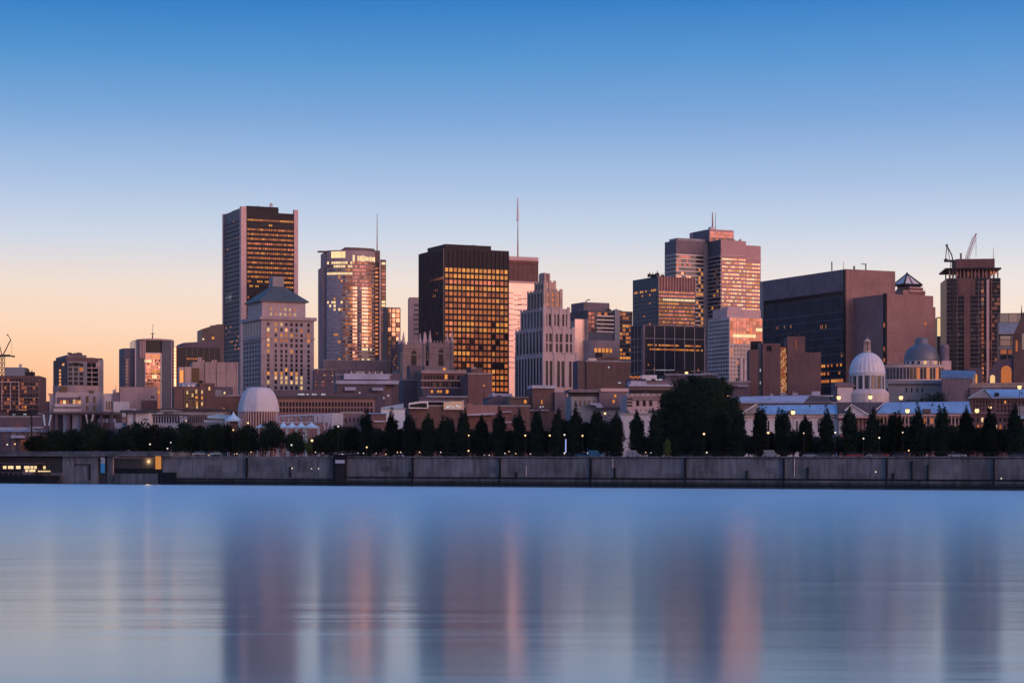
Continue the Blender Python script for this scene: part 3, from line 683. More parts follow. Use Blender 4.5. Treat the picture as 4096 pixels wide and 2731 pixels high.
def brown_blocks():
    B = Bd('apartment_building', 'pair of plain brown brick slabs split by a narrow gold lit glass strip', 2997, 850, a=-4)
    u = B.u; R = B.R
    B.box('wall', 'brick_brown', 0, u(3033), 0, 22, 0, B.z(1398)); B.box('stair_slot', 'slate_panel', u(3033), u(3051), 1.5, 20, 0, B.z(1372)); B.box('wall', 'brick_brown', u(3051), u(3123), .4, 24, 0, B.z(1374))
    B.box('roof_unit', 'steel_black', 1, u(3050), 5, 12, B.z(1398), B.z(1362))
    B.box('glass_strip', 'gold_dim', u(3123), u(3150), 3, 18, 0, B.z(1388)); B.box('wall', 'brick_brown', u(3150), u(3221), 0, 24, 0, B.z(1346)); B.box('wall', 'brick_brown', u(3221), u(3284), 0, 24, 0, B.z(1409, u(3221)))
    B.win('F', u(3077), B.z(1394), 2.1, 2.2, 'win_dark', plane=.4); B.win('F', u(3042), B.z(1480), .4, 1.2, 'lit_cool', plane=1.5); B.win('F', u(3042), B.z(1530), .4, 1.2, 'lit_cool', plane=1.5)
    B.win('F', u(3184), B.z(1378), .3, 4.5, 'lit_amber')
    B.grid('F', u(3124), u(3149), 5, B.z(1570), B.z(1392), 22, .5, .4, lambda i, j: 'lit_cream' if R.random() < .35 else ('lit_yellow' if R.random() < .3 else None), plane=3)
    B.clutter(u(3155), u(3210), 4, B.z(1346), 1, h=1.2); B.done()
brown_blocks()

def law_courts():
    B = Bd('courthouse', 'huge windowless brown slab with a dark ribbed left face, widest block in the city', 3383, 1100)
    R = B.R; u1, v1 = B.u(3581), B.v(3048); zt = B.z(1076)
    B.box('wall', 'precast_rose', 0, u1, 0, v1-2, 0, zt); B.box('side_wall', 'mauve_mid', -.5, 0, 1.2, v1, B.z(1162), zt-.1); B.box('end_pier', 'concrete_grey', -1.2, .3, v1-2.5, v1+.5, 0, zt-.2); B.box('end_pier', 'steel_black', -.9, .1, -.1, 1.2, 0, zt-.4)
    B.box('recess', 'win_dark', -.2, 0, 1.2, v1-2.5, B.z(1180), B.z(1162)); B.box('side_glass', 'win_slate', -.3, 0, 1.2, v1-2.5, 0, B.z(1180))
    B.ribs('rib', 'slate_panel', 'L', 2, v1*.93, 46, .45, .8, B.z(1452), B.z(1182), plane=-.3)
    B.bands('floor_band', 'slate_panel', 'L', 1.5, v1-2.5, [B.z(p) for p in (1245, 1275, 1312, 1347, 1380, 1415, 1450, 1482, 1512, 1540)], .7, .6, plane=-.3)
    zz = lambda p: B.z(p)
    for j, (p, lo, hi, pr) in enumerate(((1298, 18, 24, .9), (1280, 52, 75, .4), (1418, 1.5, 5, 1), (1455, 4, 24, .7), (1487, 2, 24, .4), (1518, 2, 24, .8))):
        x = lo
        while x < hi:
            if R.random() < pr: B.win('L', x, zz(p), 1.2, 2.2, R.choice(['lit_yellow', 'lit_orange']), plane=-.45)
            x += 1.8
    # panel joints of the blank wall
    B.ribs('panel_joint', 'brown_panel', 'F', B.u(3400), B.u(3570), 3, .12, .06, 0, zt); B.bands('panel_joint', 'brown_panel', 'F', 0, u1, [B.z(1132), B.z(1330)], .12, .06)
    B.mast(B.u(3391), 4, zt, B.z(1040), .18, 'mast_red'); b = MB(); b.tube((-1, 12, zt), (-1, 12, zt+5), .35); b.tube((B.u(3480), 4, zt), (B.u(3480), 4, zt+4), .35); b.box(B.u(3462), B.u(3480), 3.7, 4.3, zt+3.4, zt+3.8); b.box(B.u(3434), B.u(3437), 4, 5, zt, zt+2.4); b.obj('roof_unit', 'black_iron', B.r)
    B.done()
    B = Bd('office_building', 'lower blank brown slab stepping down right of the huge courthouse slab', 3545, 1075)
    u = B.u; B.box('wall', 'precast_rose', 0, u(3733), 0, 30, 0, B.z(1176)); B.box('wall', 'precast_rose', u(3733), u(3751), 2, 28, 0, B.z(1227, u(3733))); B.box('shadow_strip', 'steel_black', -.6, .3, -.4, 2, 0, B.z(1176)+.4)  # black corner strip stands in for the shadow between the two slabs
    B.win('F', u(3703), B.z(1288), 1.0, 1.6, 'lit_orange'); B.win('F', u(3698), B.z(1290), .6, 1.2, 'lit_orange')
    for p in (1300, 1395, 1440): B.win('L', 1, B.z(p), .8, 2.2, 'lit_orange', plane=-.6)
    B.bands('panel_joint', 'brown_panel', 'F', 0, u(3733), [B.z(1250), B.z(1330), B.z(1400)], .12, .06); B.done()
    B = Bd('office_tower', 'stepped tower top with glassy white pyramid peeking above the brown slab', 3645, 1600, a=25)
    u = B.u; b = MB(); z = B.z
    B.box('wall', 'precast_rose', -8, u(3700), 0, 20, 0, z(1160)); 
    for i in range(3): B.box('wall', 'brick_red', u(3636), u(3700-9*i), -.5-i*.0, 18-i, z(1176-14*i), z(1165-14*i))
    for i in range(3): B.box('trim_band', 'white_panel', u(3636), u(3699-9*i), -1, 17-i, z(1165-14*i), z(1162-14*i))
    c0, c1 = u(3610), u(3682); cm, vm = (c0+c1)/2, 6
    b.prism([(c0, -2), (c1, -2), (c1, 14), (c0, 14)], z(1140), z(1094), None, [(cm-.4, vm-.4), (cm+.4, vm-.4), (cm+.4, vm+.4), (cm-.4, vm+.4)]); py = b.obj('pyramid', 'white_panel', B.r)
    b = MB()
    for (x, y) in ((c0, -2), (c1, -2), (c1, 14), (c0, 14)): b.tube((x, y, z(1140)), (cm, vm, z(1092)), .9, .6, 5)
    for p, q in (((c0, -2), (c1, -2)), ((c0, 14), (c0, -2))): b.tube((*p, z(1140)), (*q, z(1140)), 1, 1, 5)
    b.tube(((c0+c1)/2, -2, z(1140)), (cm, vm, z(1094)), .7, .5, 5); b.tube((cm, vm, z(1094)), (cm, vm, z(1088)), .9); b.obj('pyramid_rib', 'steel_black', py); B.done()
law_courts()

def lattice(b, p, q, w, n=8, r=.14):
    """square lattice mast or boom from p to q"""
    p, q = Vector(p), Vector(q); d = (q-p).normalized(); a = d.orthogonal().normalized(); c = d.cross(a)
    cor = [(a*i+c*j)*w/2 for i, j in ((-1, -1), (1, -1), (1, 1), (-1, 1))]
    for k in cor: b.tube(p+k, q+k, r, r, 4)
    for i in range(n):
        s0, s1 = p+(q-p)*(i/n), p+(q-p)*((i+1)/n)
        for k in range(4): b.tube(s0+cor[k], s1+cor[(k+1) % 4], r*.6, r*.6, 3)

def unfinished_tower():
    B = Bd('tower_under_construction', 'unfinished dark glass tower with open top floors and flat roof slab', 3786, 1200, a=-6)
    R = B.R; u = B.u; u1 = u(4001); zt = B.z(1114); dep = 34
    B.box('wall', 'black_glazing', 0, u1, 0, dep, 0, zt)
    B.box('penthouse', 'brick_brown', u(3824, 4), u(3979, 4), 4, 26, B.z(1078), B.z(1034))
    B.box('roof_slab', 'steel_black', u(3780), u(4004), -1.5, dep, B.z(1079), B.z(1073))
    b = MB()
    for i in range(14):
        for y in (.5, 20): b = MB(); x = u(3798)+(u(3992)-u(3798))*i/13; b.box(x-.35, x+.35, y, y+.9, zt, B.z(1079)); b.obj('column', 'precast_rose', B.r)
    B.grid('F', u(3805), u(3985), 16, zt+.5, B.z(1080), 1, .4, .5, lambda i, j: R.choice(['lit_amber', None, 'trim_rose']), plane=2.5)
    B.box('core', 'mauve_dark', u(3845), u(3965), 8, 20, zt, B.z(1079))
    B.box('core_wall', 'brick_brown', u(3833), u(3900), -.5, .2, B.z(1180), zt); B.box('core_wall', 'brick_brown', u(3855), u(3880), -.9, .2, 0, B.z(1180))
    B.box('hoist', 'trim_rose', u(3945), u(3955), -1.6, .2, 0, zt-1); B.box('hoist', 'brick_red', u(3963), u(3967), -1.2, .2, 0, zt-1)
    B.bands('floor_edge', 'mauve_mid', 'F', 0, u1, [B.z(1130+17.5*i) for i in range(24)], .35, .35)
    B.ribs('mullion', 'mauve_mid', 'F', 0, u1, 5, .35, .3, 0, zt)
    def pk(i, j):
        if 4 <= i <= 6 and j < 4: return None
        if i in (13,) : return R.choice(['gold_glass', 'lit_amber', 'rose_glass'])
        if i > 14: return R.choice(['win_dark', 'gold_dim', 'win_dark', 'win_dark'])
        return R.choice(['win_navy', 'win_dark', 'win_dark', 'win_dark'])
    B.grid('F', .3, u1-.3, 20, B.z(1552), B.z(1122), 25, .88, .72, pk)
    B.grid('F', u(3960), u(3990), 3, B.z(1100), B.z(1085), 1, .5, .7, 'lit_orange', plane=.5)
    B.mast(u(3979), 6, B.z(1034), B.z(988), .2, 'mast_red'); B.box('roof_unit', 'brick_brown', u(3846), u(3852), 6, 8, B.z(1034), B.z(1009)); B.done()
    c = empty('tower_crane', (at(3812, 1190), 1190, G), 0, 'black luffing crane with a folded triangular jib at the left edge of the unfinished tower', 'crane', 'cranes on the unfinished tower')
    z = lambda p: CAMZ-G+(1824-p)/FPX*1190; X = lambda p: at(p, 1190)-at(3812, 1190)
    b = MB(); lattice(b, (0, 0, z(1560)), (0, 0, z(1042)), 2.2, 40, .2); b.obj('mast', 'black_iron', c)
    b = MB(); b.box(X(3778), X(3818), -1.2, 1.2, z(1048), z(1040)); b.box(X(3778), X(3790), -1.5, 1.5, z(1046), z(1036)); b.obj('counterweight', 'black_iron', c)
    b = MB(); b.tube((X(3782), 0, z(1042)), (X(3787), 0, z(982)), .25); b.tube((X(3787), 0, z(982)), (X(3806), 0, z(1018)), .35); b.tube((X(3806), 0, z(1018)), (X(3812), 0, z(1042)), .35); b.tube((X(3790), 0, z(990)), (X(3800), 0, z(1042)), .18); b.box(X(3783), X(3791), -.8, .8, z(984), z(978)); b.obj('jib', 'black_iron', c)
    c = empty('tower_crane', (at(3869, 1205), 1205, G), 0, 'pale lattice crane boom rising steeply above the unfinished tower roof', 'crane', 'cranes on the unfinished tower')
    z = lambda p: CAMZ-G+(1824-p)/FPX*1205; X = lambda p: at(p, 1205)-at(3869, 1205)
    b = MB(); lattice(b, (0, 0, z(1140)), (0, 0, z(1030)), 1.6, 10, .15); b.obj('mast', 'trim_rose', c)
    b = MB(); lattice(b, (0, 0, z(1032)), (X(3898), 0, z(950)), 1.7, 12, .16); b.tube((X(3898), 0, z(950)), (X(3904), 0, z(937)), .5); b.obj('boom', 'trim_rose', c)
    b = MB(); b.box(X(3902), X(3906), -.4, .4, z(938), z(934)); b.tube((X(3904), 0, z(938)), (X(3904), 0, z(1030)), .1); b.box(X(3903), X(3905.5), -.4, .4, z(993), z(989)); b.obj('hook', 'black_iron', c)
unfinished_tower()

def right_edge():
    B = Bd('office_building', 'small sunlit yellow block wedged between the brown slab and the unfinished tower', 3748, 1250, a=-8)
    B.box('wall', 'brown_panel', 0, B.u(3800), 0, 14, 0, B.z(1268)); B.grid('F', 0, B.u(3775), 1, B.z(1345), B.z(1272), 1, .95, .98, 'lit_cream'); B.grid('F', B.u(3776), B.u(3799), 4, B.z(1420), B.z(1272), 9, .6, .5, lambda i, j: 'lit_yellow' if B.R.random() < .4 else 'win_slate'); B.done()  # the large cream pane glows to imitate a sunlit wall face
    B = Bd('office_building', 'broad block at the right edge with orange glass storeys under a pale sloping roof', 3995, 1050, a=-12)
    u = B.u; B.box('wall', 'brown_panel', 0, 24, 0, 26, 0, B.z(1253)); B.grid('F', .5, 23.5, 5, B.z(1290), B.z(1255), 1, .94, .95, 'peach_glass'); b = MB(); b.add([(0, -6, B.z(1332)), (22, -6, B.z(1332)), (22, 0, B.z(1291)), (0, 0, B.z(1291)), (0, -6, B.z(1340)), (22, -6, B.z(1340)), (22, 0, B.z(1340)), (0, 0, B.z(1340))], [(0, 1, 2, 3), (4, 5, 1, 0), (5, 6, 2, 1), (7, 4, 0, 3), (4, 7, 6, 5)]); b.obj('canopy_roof', 'grey_roof', B.r)
    B.grid('F', .5, 23.5, 4, B.z(1385), B.z(1333), 2, .9, .92, 'peach_glass'); B.box('balcony', 'grey_roof', 0, 24, -1, .2, B.z(1396), B.z(1388)); B.grid('F', .5, 23.5, 6, B.z(1440), B.z(1396), 2, .8, .8, lambda i, j: 'lit_amber' if j == 0 else 'win_dark'); B.done()
    B = Bd('church', 'dark stone church with pinnacle and arched gold lit window at the right edge', 3952, 900, a=-12)
    u = B.u; z = B.z
    b = MB(); b.extr([(u(3952), 0), (u(4062), 0), (u(4062), z(1425)), (u(4036), z(1434)), (u(3985), z(1442)), (u(3966), z(1475)), (u(3952), z(1530))], 0, 22); b.obj('wall', 'mauve_dark', B.r)
    b = MB(); b.extr([(u(4054), 0), (u(4110), 0), (u(4110), z(1290)), (u(4094), z(1250)), (u(4078), z(1290)), (u(4054), z(1340))], -1, 16); b.extr([(u(4082), z(1290)), (u(4092), z(1290)), (u(4087), z(1218))], 1, 3); b.obj('tower', 'brick_dark', B.r)
    for q, w, p, h, mm in ((4025, 4.6, 1497, 7.6, 'lit_orange'), (3970, 2.2, 1515, 3.6, 'lit_white'), (4066, .8, 1385, 5, 'lit_orange')): B.wins.append((u(q), -.02 if q < 4060 else -1.02, z(p), 0, w, h, mm, True))
    b = MB(); b.box(u(4087), u(4110), -1.2, -.9, z(1400), z(1336)); b.obj('window', 'peach_glass', B.r); B.done()
    B = Bd('stone_wall_arch', 'round arched gateway glowing gold beside the silver barrel roof', 3870, 880, a=-10, cat='gateway')
    u = B.u; z = B.z; B.box('wall', 'mauve_dark', u(3870), u(3930), 0, 10, 0, z(1470)); B.wins.append((u(3897), 0, z(1520), 0, 2.6, 6.2, 'lit_yellow', True)); B.wins.append((u(3878), 0, z(1548), 0, 1.4, 3, 'lit_orange', True)); B.wins.append((u(3912), 0, z(1548), 0, 1.6, 3, 'lit_orange', True)); B.done()
right_edge()
# ------------------------------------------------------------------ left group of towers
def left_city():
    B = Bd('building_under_construction', 'dark brick block at the left edge with glass rooftop box and cluster of orange lights', -40, 900, a=6)
    u, z, R = B.u, B.z, B.R; u1 = u(158)
    B.box('wall', 'brick_dark', -30, u1, 0, 24, 0, z(1502)); B.box('roof_glasshouse', 'blue_glass', u(18), u(98), 1, 14, z(1502), z(1468)); B.box('vent_stack', 'sign_grey', u(71), u(80), 4, 6, z(1470), z(1453)); B.clutter(u(100), u(130), 2, z(1502), 4, h=2)
    B.ribs('frame_post', 'trim_rose', 'F', u(8), u(76), 2, .3, .35, z(1640), z(1527)); B.bands('frame_beam', 'trim_rose', 'F', u(-30), u(76), [z(1527)], .35, .35)
    B.grid('F', u(-30), u1-.5, 16, z(1650), z(1512), 9, .72, .62, lambda i, j: (R.choice(['lit_yellow', 'lit_orange']) if (9 <= i <= 11 and j > 2 and R.random() < .62) else ('lit_amber' if R.random() < .12 else ('lit_orange' if R.random() < .03 else 'win_dark'))))
    B.bands('floor_band', 'trim_steel', 'F', u(90), u1, [z(p) for p in (1520, 1546, 1566, 1590, 1614)], .12, .2)
    B.done()
    c = empty('tower_crane', (at(8, 980), 980, G), 0, 'dark tower crane with raised jib at the left edge of the photo', 'crane')
    z = lambda p: CAMZ-G+(1824-p)/FPX*980; X = lambda p: at(p, 980)-at(8, 980)
    b = MB(); lattice(b, (0, 0, z(1700)), (0, 0, z(1424)), 1.9, 14, .18); b.obj('mast', 'black_iron', c)
    b = MB(); b.tube((X(12), 0, z(1420)), (X(43), 0, z(1358)), .3); b.tube((X(43), 0, z(1358)), (X(31), 0, z(1340)), .18); b.box(X(28), X(33), -.3, .3, z(1342), z(1337)); b.tube((X(8), 0, z(1420)), (X(-6), 0, z(1366)), .25); b.obj('jib', 'black_iron', c)
    b = MB(); b.box(X(-2), X(40), -.8, .8, z(1426), z(1418)); b.box(X(45), X(59), -.6, .6, z(1428), z(1422)); b.tube((X(38), 0, z(1422)), (X(50), 0, z(1425)), .25); b.obj('counter_jib', 'black_iron', c)
    b = MB(); b.tube((X(47), 0, z(1364)), (X(47), 0, z(1423)), .07); b.obj('hook_cable', 'black_iron', c)

    B = Bd('apartment_building', 'brick apartment tower with stepped top and open balconies against the orange sky', 264, 1000, a=22)
    u, z, R = B.u, B.z, B.R; u1, v1 = u(411), B.v(213)
    B.box('wall', 'brick_brown', 0, u1, 0, v1, 0, z(1430)); B.box('side_wall', 'concrete_grey', u1-2.4, u1+.3, -.4, 8, 0, z(1437)); B.box('penthouse', 'mauve_mid', u(268, 2), u(346, 2), 2, v1-3, z(1431), z(1418)); B.box('penthouse', 'mauve_dark', u(285, 3), u(330, 3), 3, 10, z(1419), z(1413)); B.box('roof_unit', 'dark_roof', u(350), u(381), 1, 6, z(1432), z(1428))
    B.clutter(u(280), u(335), 4, z(1414), 4, h=.9)
    B.box('balcony_tower', 'concrete_grey', u(268), u(345), -2.4, 0, 0, z(1445, 0))
    for k in range(7):
        zz = z(1470+18.5*k); B.box('balcony', 'trim_rose', u(338), u(392), -1.8, 0, zz-.25, zz+.15)
        for q in (341, 366): B.wins.append((u(q+12), 0, zz+1.4, 0, 2.6, 1.9, 'win_dark', False))
        for q in (278, 300, 322): B.wins.append((u(q), -2.4, zz+1.4, 0, 1.9, 1.7, 'lit_orange' if (k, q) == (1, 322) else 'win_dark', False))
    B.ribs('balcony_post', 'trim_rose', 'F', u(365), u(392), 1, .3, 1.8, 0, z(1462)); B.box('upper_panel', 'limestone_gold', u(383), u(400), -.6, .1, z(1467), z(1447))
    B.win('F', u(300), z(1456), 3.6, 1.6, 'win_dark', -2.4)
    for k in range(5): B.win('L', v1*.45, z(1476+14*k), 5.5, 1.1, 'lit_yellow')
    B.win('L', v1*.2, z(1455), 6, 1.1, 'lit_yellow')
    B.done()
    B = Bd('office_building', 'rounded mauve stone block with a lit terrace below the brick apartment tower', 222, 800, a=8)
    u, z, R = B.u, B.z, B.R
    B.box('wall', 'limestone', 0, u(402), 0, 26, 0, z(1567)); B.box('wall', 'limestone', u(196), 0, 2, 20, 0, z(1576)); B.box('wall', 'mauve_dark', u(181), u(196), 3, 18, 0, z(1604)); B.box('cornice', 'trim_rose', u(190), u(208), 1.5, 20, z(1578), z(1573))
    b = MB(); b.prism([(u(208), 4), (u(230), 1.2), (u(300), -.3), (u(370), .6), (u(392), 3), (u(392), 22), (u(208), 22)], z(1567), z(1541)); b.obj('upper_storey', 'concrete_pink', B.r)
    B.win('F', u(254), z(1556), 2.8, 2.2, 'win_slate', -.2); B.win('F', u(366), z(1566), 1.8, 1.1, 'win_slate', -.2)
    B.box('terrace_shade', 'mauve_dark', u(228), u(322), -.1, .1, z(1616), z(1589));  # flat dark sheet stands in for the shade inside the recessed terrace
    for q, mm in ((245, 'lit_orange'), (258, 'lit_cream'), (270, 'lit_amber'), (297, 'lit_white'), (318, 'lit_white'), (310, 'lit_orange')): B.win('F', u(q), z(1608), 1.0, 1.5 if q != 297 else 2.2, mm, -.2)
    B.box('balcony', 'concrete_pale', u(220), u(326), -1.6, .1, z(1627), z(1615)); B.box('balcony', 'concrete_pale', u(216), u(328), -2.4, .1, z(1648), z(1634))
    for q in (349, 377):
        for p, h in ((1597, 2.6), (1631, 1.9)): B.win('F', u(q), z(p), 1.0, h, 'win_slate')
    B.win('F', u(319), z(1593), .7, 1.8, 'win_slate'); B.mast(u(304), 1, z(1560), z(1538), .12, 'black_iron', 'pole'); B.done()

    B = Bd('office_tower', 'slim tower with an arched roof line, dark panel and yellow lit glass front', 552, 950, a=20)
    u, z, R = B.u, B.z, B.R; u1 = u(690); v1 = B.v(538)
    B.box('wall', 'slate_panel', 0, u1, 0, 20, 0, z(1358)); b = MB(); b.extr([(u1, z(1358)), (0, z(1358)), (0, z(1356)), (u1*.3, z(1352)), (u1*.6, z(1352)), (u1, z(1355))], -.4, 20); b.obj('roof', 'trim_rose', B.r)
    b = MB(); b.prism([(u(541), 1), (0, 0), (0, 16), (u(541), 16)], 0, z(1362)); b.obj('wing', 'blue_glass', B.r)
    b = MB(); b.prism([(u(500), 9), (u(503), 6.5), (u(515), 5), (u(541), 4.4), (u(541), 18), (u(500), 18)], 0, z(1391)); b.obj('wing', 'mauve_mid', B.r)
    B.bands('floor_band', 'trim_rose', 'F', u(501, 4.6), u(540, 4.6), [z(1436+13.2*i) for i in range(10)], .3, .4, plane=5.2); B.box('side_glass', 'win_navy', u(503, 5), u(541, 5), 4.9, 6, 0, z(1434))
    B.ribs('fin', 'trim_rose', 'F', u(560), u(574), 2, .35, .8, z(1432), z(1364)); B.ribs('fin', 'trim_rose', 'F', u(541), u(580), 1, .35, .5, z(1560), z(1360)); B.box('dark_panel', 'win_dark', u(581), u(643), -.3, .1, z(1411), z(1361)); B.box('frame', 'trim_steel', u(641), u(646), -.8, .2, 0, z(1411)); B.box('frame', 'trim_steel', u(581), u(646), -.8, .2, z(1413), z(1410)); B.box('end_slab', 'slate_panel', u(646), u1+.5, -1.2, 18, 0, z(1359)); B.box('end_trim', 'trim_rose', u(683), u(685), -1.5, -1.2, 0, z(1359))
    B.box('glass_front', 'gold_dim', u(581), u(641), -.25, .1, z(1640), z(1411))
    B.grid('F', u(600), u(640), 6, z(1432), z(1418), 1, .7, .55, 'lit_yellow', -.2); B.grid('F', u(580), u(641), 8, z(1540), z(1434), 8, .8, .6, mixp(R, (3, 'rose_glass'), (2, 'gold_dim'), (2, 'gold_glass'), (2, 'win_dark')), -.2)
    for q, p, w, h, mm in ((592, 1443, 3.4, 1.3, 'lit_cream'), (610, 1485, 1, 1.4, 'lit_yellow'), (619, 1485, 1, 1.4, 'lit_yellow'), (631, 1485, 1.8, 1.1, 'lit_yellow'), (618, 1505, 2.3, 1.7, 'lit_cream'), (597, 1504, 2, .8, 'lit_orange'), (634, 1567, 1.3, 1, 'lit_yellow')): B.win('F', u(q), z(p), w, h, mm, -.35)
    B.win('F', u(532, 5), z(1446), 1.6, .9, 'lit_orange', 4.8)
    b = MB(); b.tube((u(614), 3, z(1353)), (u(615), 3, z(1332)), .35, .2); b.tube((u(615), 3, z(1332)), (u(616), 3, z(1294)), .1); b.box(u(608), u(622), 2.8, 3.2, z(1333), z(1330)); b.obj('antenna', 'black_iron', B.r); B.done()

    B = Bd('office_building', 'blank mauve block with a pale blue billboard panel below the arched roof tower', 452, 780, a=10)
    u, z, R = B.u, B.z, B.R
    B.box('wall', 'mauve_mid', 0, u(482), 0, 20, 0, z(1568)); B.box('wall', 'concrete_pink', u(480), u(629), -.4, 22, 0, z(1547)); B.box('wing', 'concrete_pale', u(418), 0, 1, 16, 0, z(1573)); B.box('roof_unit', 'concrete_pale', u(450), u(463), 2, 5, z(1570), z(1557)); B.mast(u(463), 3, z(1560), z(1541), .15, 'black_iron', 'pole')
    B.box('billboard', 'white_panel', u(454), u(518), -1.2, -.6, z(1668), z(1606)); B.box('dark_band', 'brick_brown', u(567), u(629), -.7, -.3, z(1648), z(1600)); B.grid('F', u(422), u(450), 3, z(1640), z(1602), 1, .6, .9, 'win_slate', 1); B.grid('F', u(603), u(617), 2, z(1592), z(1582), 1, .7, .9, 'win_dark', -.4); B.done()

    B = Bd('office_building', 'wide dark glass office block with sloping mauve roof, left of the tallest dark tower', 706, 1150, a=18)
    u, z, R = B.u, B.z, B.R
    b = MB(); b.extr([(0, 0), (u(886), 0), (u(886), z(1366)), (u(845), z(1364)), (u(790), z(1366)), (u(735), z(1370)), (u(728), z(1384)), (0, z(1388))], 0, 26); b.obj('wall', 'mauve_dark', B.r)
    B.box('glass_wall', 'win_dark', u(732), u(882), -.3, .1, 0, z(1388)); B.box('glass_wall', 'win_dark', 0, u(732), -.2, .1, 0, z(1392)); B.ribs('mullion', 'mauve_mid', 'F', u(745), u(880), 6, .25, .35, 0, z(1386), -.3)
    B.box('side_glass', 'peach_glass', u(692), 0, .5, 14, 0, z(1391)); B.bands('side_floor', 'brown_panel', 'F', u(692), 0, [z(1405+13*i) for i in range(9)], .25, .3, .5)
    B.grid('F', u(745), u(790), 7, z(1440), z(1428), 1, .6, .5, 'lit_orange', -.35); B.done()
    B = Bd('office_building', 'dark brown block with stepped roof just left of the tallest dark tower', 807, 1300, a=16)
    u, z = B.u, B.z; b = MB(); b.extr([(0, 0), (u(897), 0), (u(897), z(1295)), (u(868), z(1296)), (u(845), z(1304)), (0, z(1316))], 0, 24); b.obj('wall', 'brown_panel', B.r); B.box('roof_unit', 'trim_rose', u(848), u(870), 4, 10, z(1306), z(1298)); B.wins += [(u(852), 0, z(1351), 0, 1.6, 1.4, 'lit_yellow', False), (u(813), 0, z(1356), 0, 1, 1, 'lit_cream', False)]; B.done()
    B = Bd('warehouse', 'large blank pink panelled block with rooftop vents in front of the dark glass offices', 770, 850, a=12)
    u, z, R = B.u, B.z, B.R
    B.box('wall', 'concrete_pink', 0, u(953), 0, 26, 0, z(1447)); B.ribs('panel_joint', 'mauve_mid', 'F', u(866), u(945), 2, .2, .1, 0, z(1449)); B.ribs('drain_pipe', 'mauve_dark', 'F', u(819), u(866)*1, 1, .2, .25, 0, z(1449))
    B.box('wing', 'limestone_gold', u(715), 0, -1.5, 14, 0, z(1469)); B.box('lit_bay', 'peach_glass', u(718), u(732), -1.8, -1.4, z(1545), z(1482)); B.box('dark_bay', 'win_slate', u(766), u(797), -1.8, -.2, 0, z(1472)); B.box('lit_bay', 'limestone_gold', u(738), u(764), -1.9, -1.4, 0, z(1468))
    for q in (795, 803, 812, 850, 862): b = MB(); b.tube((u(q), 2, z(1447)), (u(q), 2, z(1430 if q < 812 else 1441)), .3); b.tube((u(q), 2, z(1430 if q < 812 else 1441)), (u(q)+.7, 2, z(1432 if q < 812 else 1441)), .3); b.obj('vent_pipe', 'trim_rose', B.r)
    B.done()
    B = Bd('office_building', 'old dark brick block with a scatter of yellow lit windows and silver roof tanks', 697, 750, a=12)
    u, z, R = B.u, B.z, B.R
    B.box('wall', 'brick_brown', 0, u(800), 0, 20, 0, z(1545)); B.box('wall', 'brick_dark', u(798), u(859), -.5, 20, 0, z(1531)); B.box('front_glass', 'win_slate', u(735), u(796), -.3, .1, 0, z(1552))
    for q, w in ((735, 2.2), (752, 3), (770, 3)): b = MB(); b.lathe([(0, z(1528)), (w*.6, z(1529)), (w*.62, z(1545))], 12, u(q), 3); b.obj('roof_tank', 'trim_steel', B.r)
    for q, p in ((749, 1570), (748, 1621), (785, 1565), (786, 1589), (787, 1612), (808, 1567), (808, 1590), (808, 1614), (837, 1553), (788, 1626), (770, 1580)): B.win('F', u(q), z(p), .6 if q != 786 else .8, 1.3 if q != 786 else .8, R.choice(['lit_yellow', 'lit_white']), -.5)
    B.grid('F', u(737), u(796), 8, z(1640), z(1560), 6, .6, .5, lambda i, j: 'win_dark' if R.random() < .7 else None, -.3)
    b = MB(); b.lathe([(0, z(1517)), (.9, z(1522)), (.9, z(1527)), (0, z(1531))], 10, u(806), 3); b.obj('roof_unit', 'black_iron', B.r); B.done()
    B = Bd('warehouse', 'long low maroon brick block with dark raised roof box behind the pale stone dome pavilion', 852, 790, a=8)
    u, z, R = B.u, B.z, B.R
    B.box('wall', 'brick_dark', 0, u(1000), 0, 20, 0, z(1581)); B.box('roof_edge', 'lilac_roof', 0, u(960), -.4, 0, z(1583), z(1580)); B.box('roof_box', 'mauve_dark', u(859), u(932), 2, 14, z(1581), z(1546)); B.box('roof_box_panel', 'grey_roof', u(861), u(886), 1.8, 2.1, z(1576), z(1558)); B.wins += [(u(898), 1.9, z(1570), 0, .6, .8, 'lit_cream', False), (u(893), 0, z(1634), 0, 1, .5, 'lit_yellow', False)]
    B.grid('F', 1, u(1000), 14, z(1700), z(1640), 2, .5, .6, 'win_dark'); B.done()
left_city()

def lowrise(kind, label, pl, pr, pt, D, m, a=8, dep=18, win=None, roof=None, group=None, cat='building', pc=None):
    """plain old-town block: walls, parapet or pitched roof, grid of windows (cols, rows, py0, py1, fw, fh, pick)"""
    B = Bd(kind, label, pl if pc is None else pc, D, a, cat, group); u1 = B.u(pr); zt = B.z(pt)
    B.box('wall', m, 0, u1, 0, dep, 0, zt)
    if pc is not None: B.box('side_wall', m, 0, .2, .2, B.v(pl), 0, zt)
    if roof: B.gable('roof', roof[0], -.6, u1+.6, -.6, dep+.6, zt, B.z(roof[1]), roof[2] if len(roof) > 2 else 'u', roof[3] if len(roof) > 3 else 0)
    else:
        if u1 > 8: B.clutter(1, u1-1, 3, zt, max(2, int(u1/9)), B.R.choice(['mauve_dark', 'brick_brown', 'dark_roof']), 1.5, 2)
        B.box('parapet', 'concrete_grey' if m != 'concrete_grey' else 'mauve_mid', -.3, u1+.3, -.3, .3, zt-.1, zt+.5)
    if win:
        nc, nr, p0, p1, fw, fh, pick = win
        B.grid('F', .8, u1-.8, nc, B.z(p1), B.z(p0), nr, fw, fh, pick)
    return B
def pk(seed, *opts): return mixp(random.Random(seed), *opts)

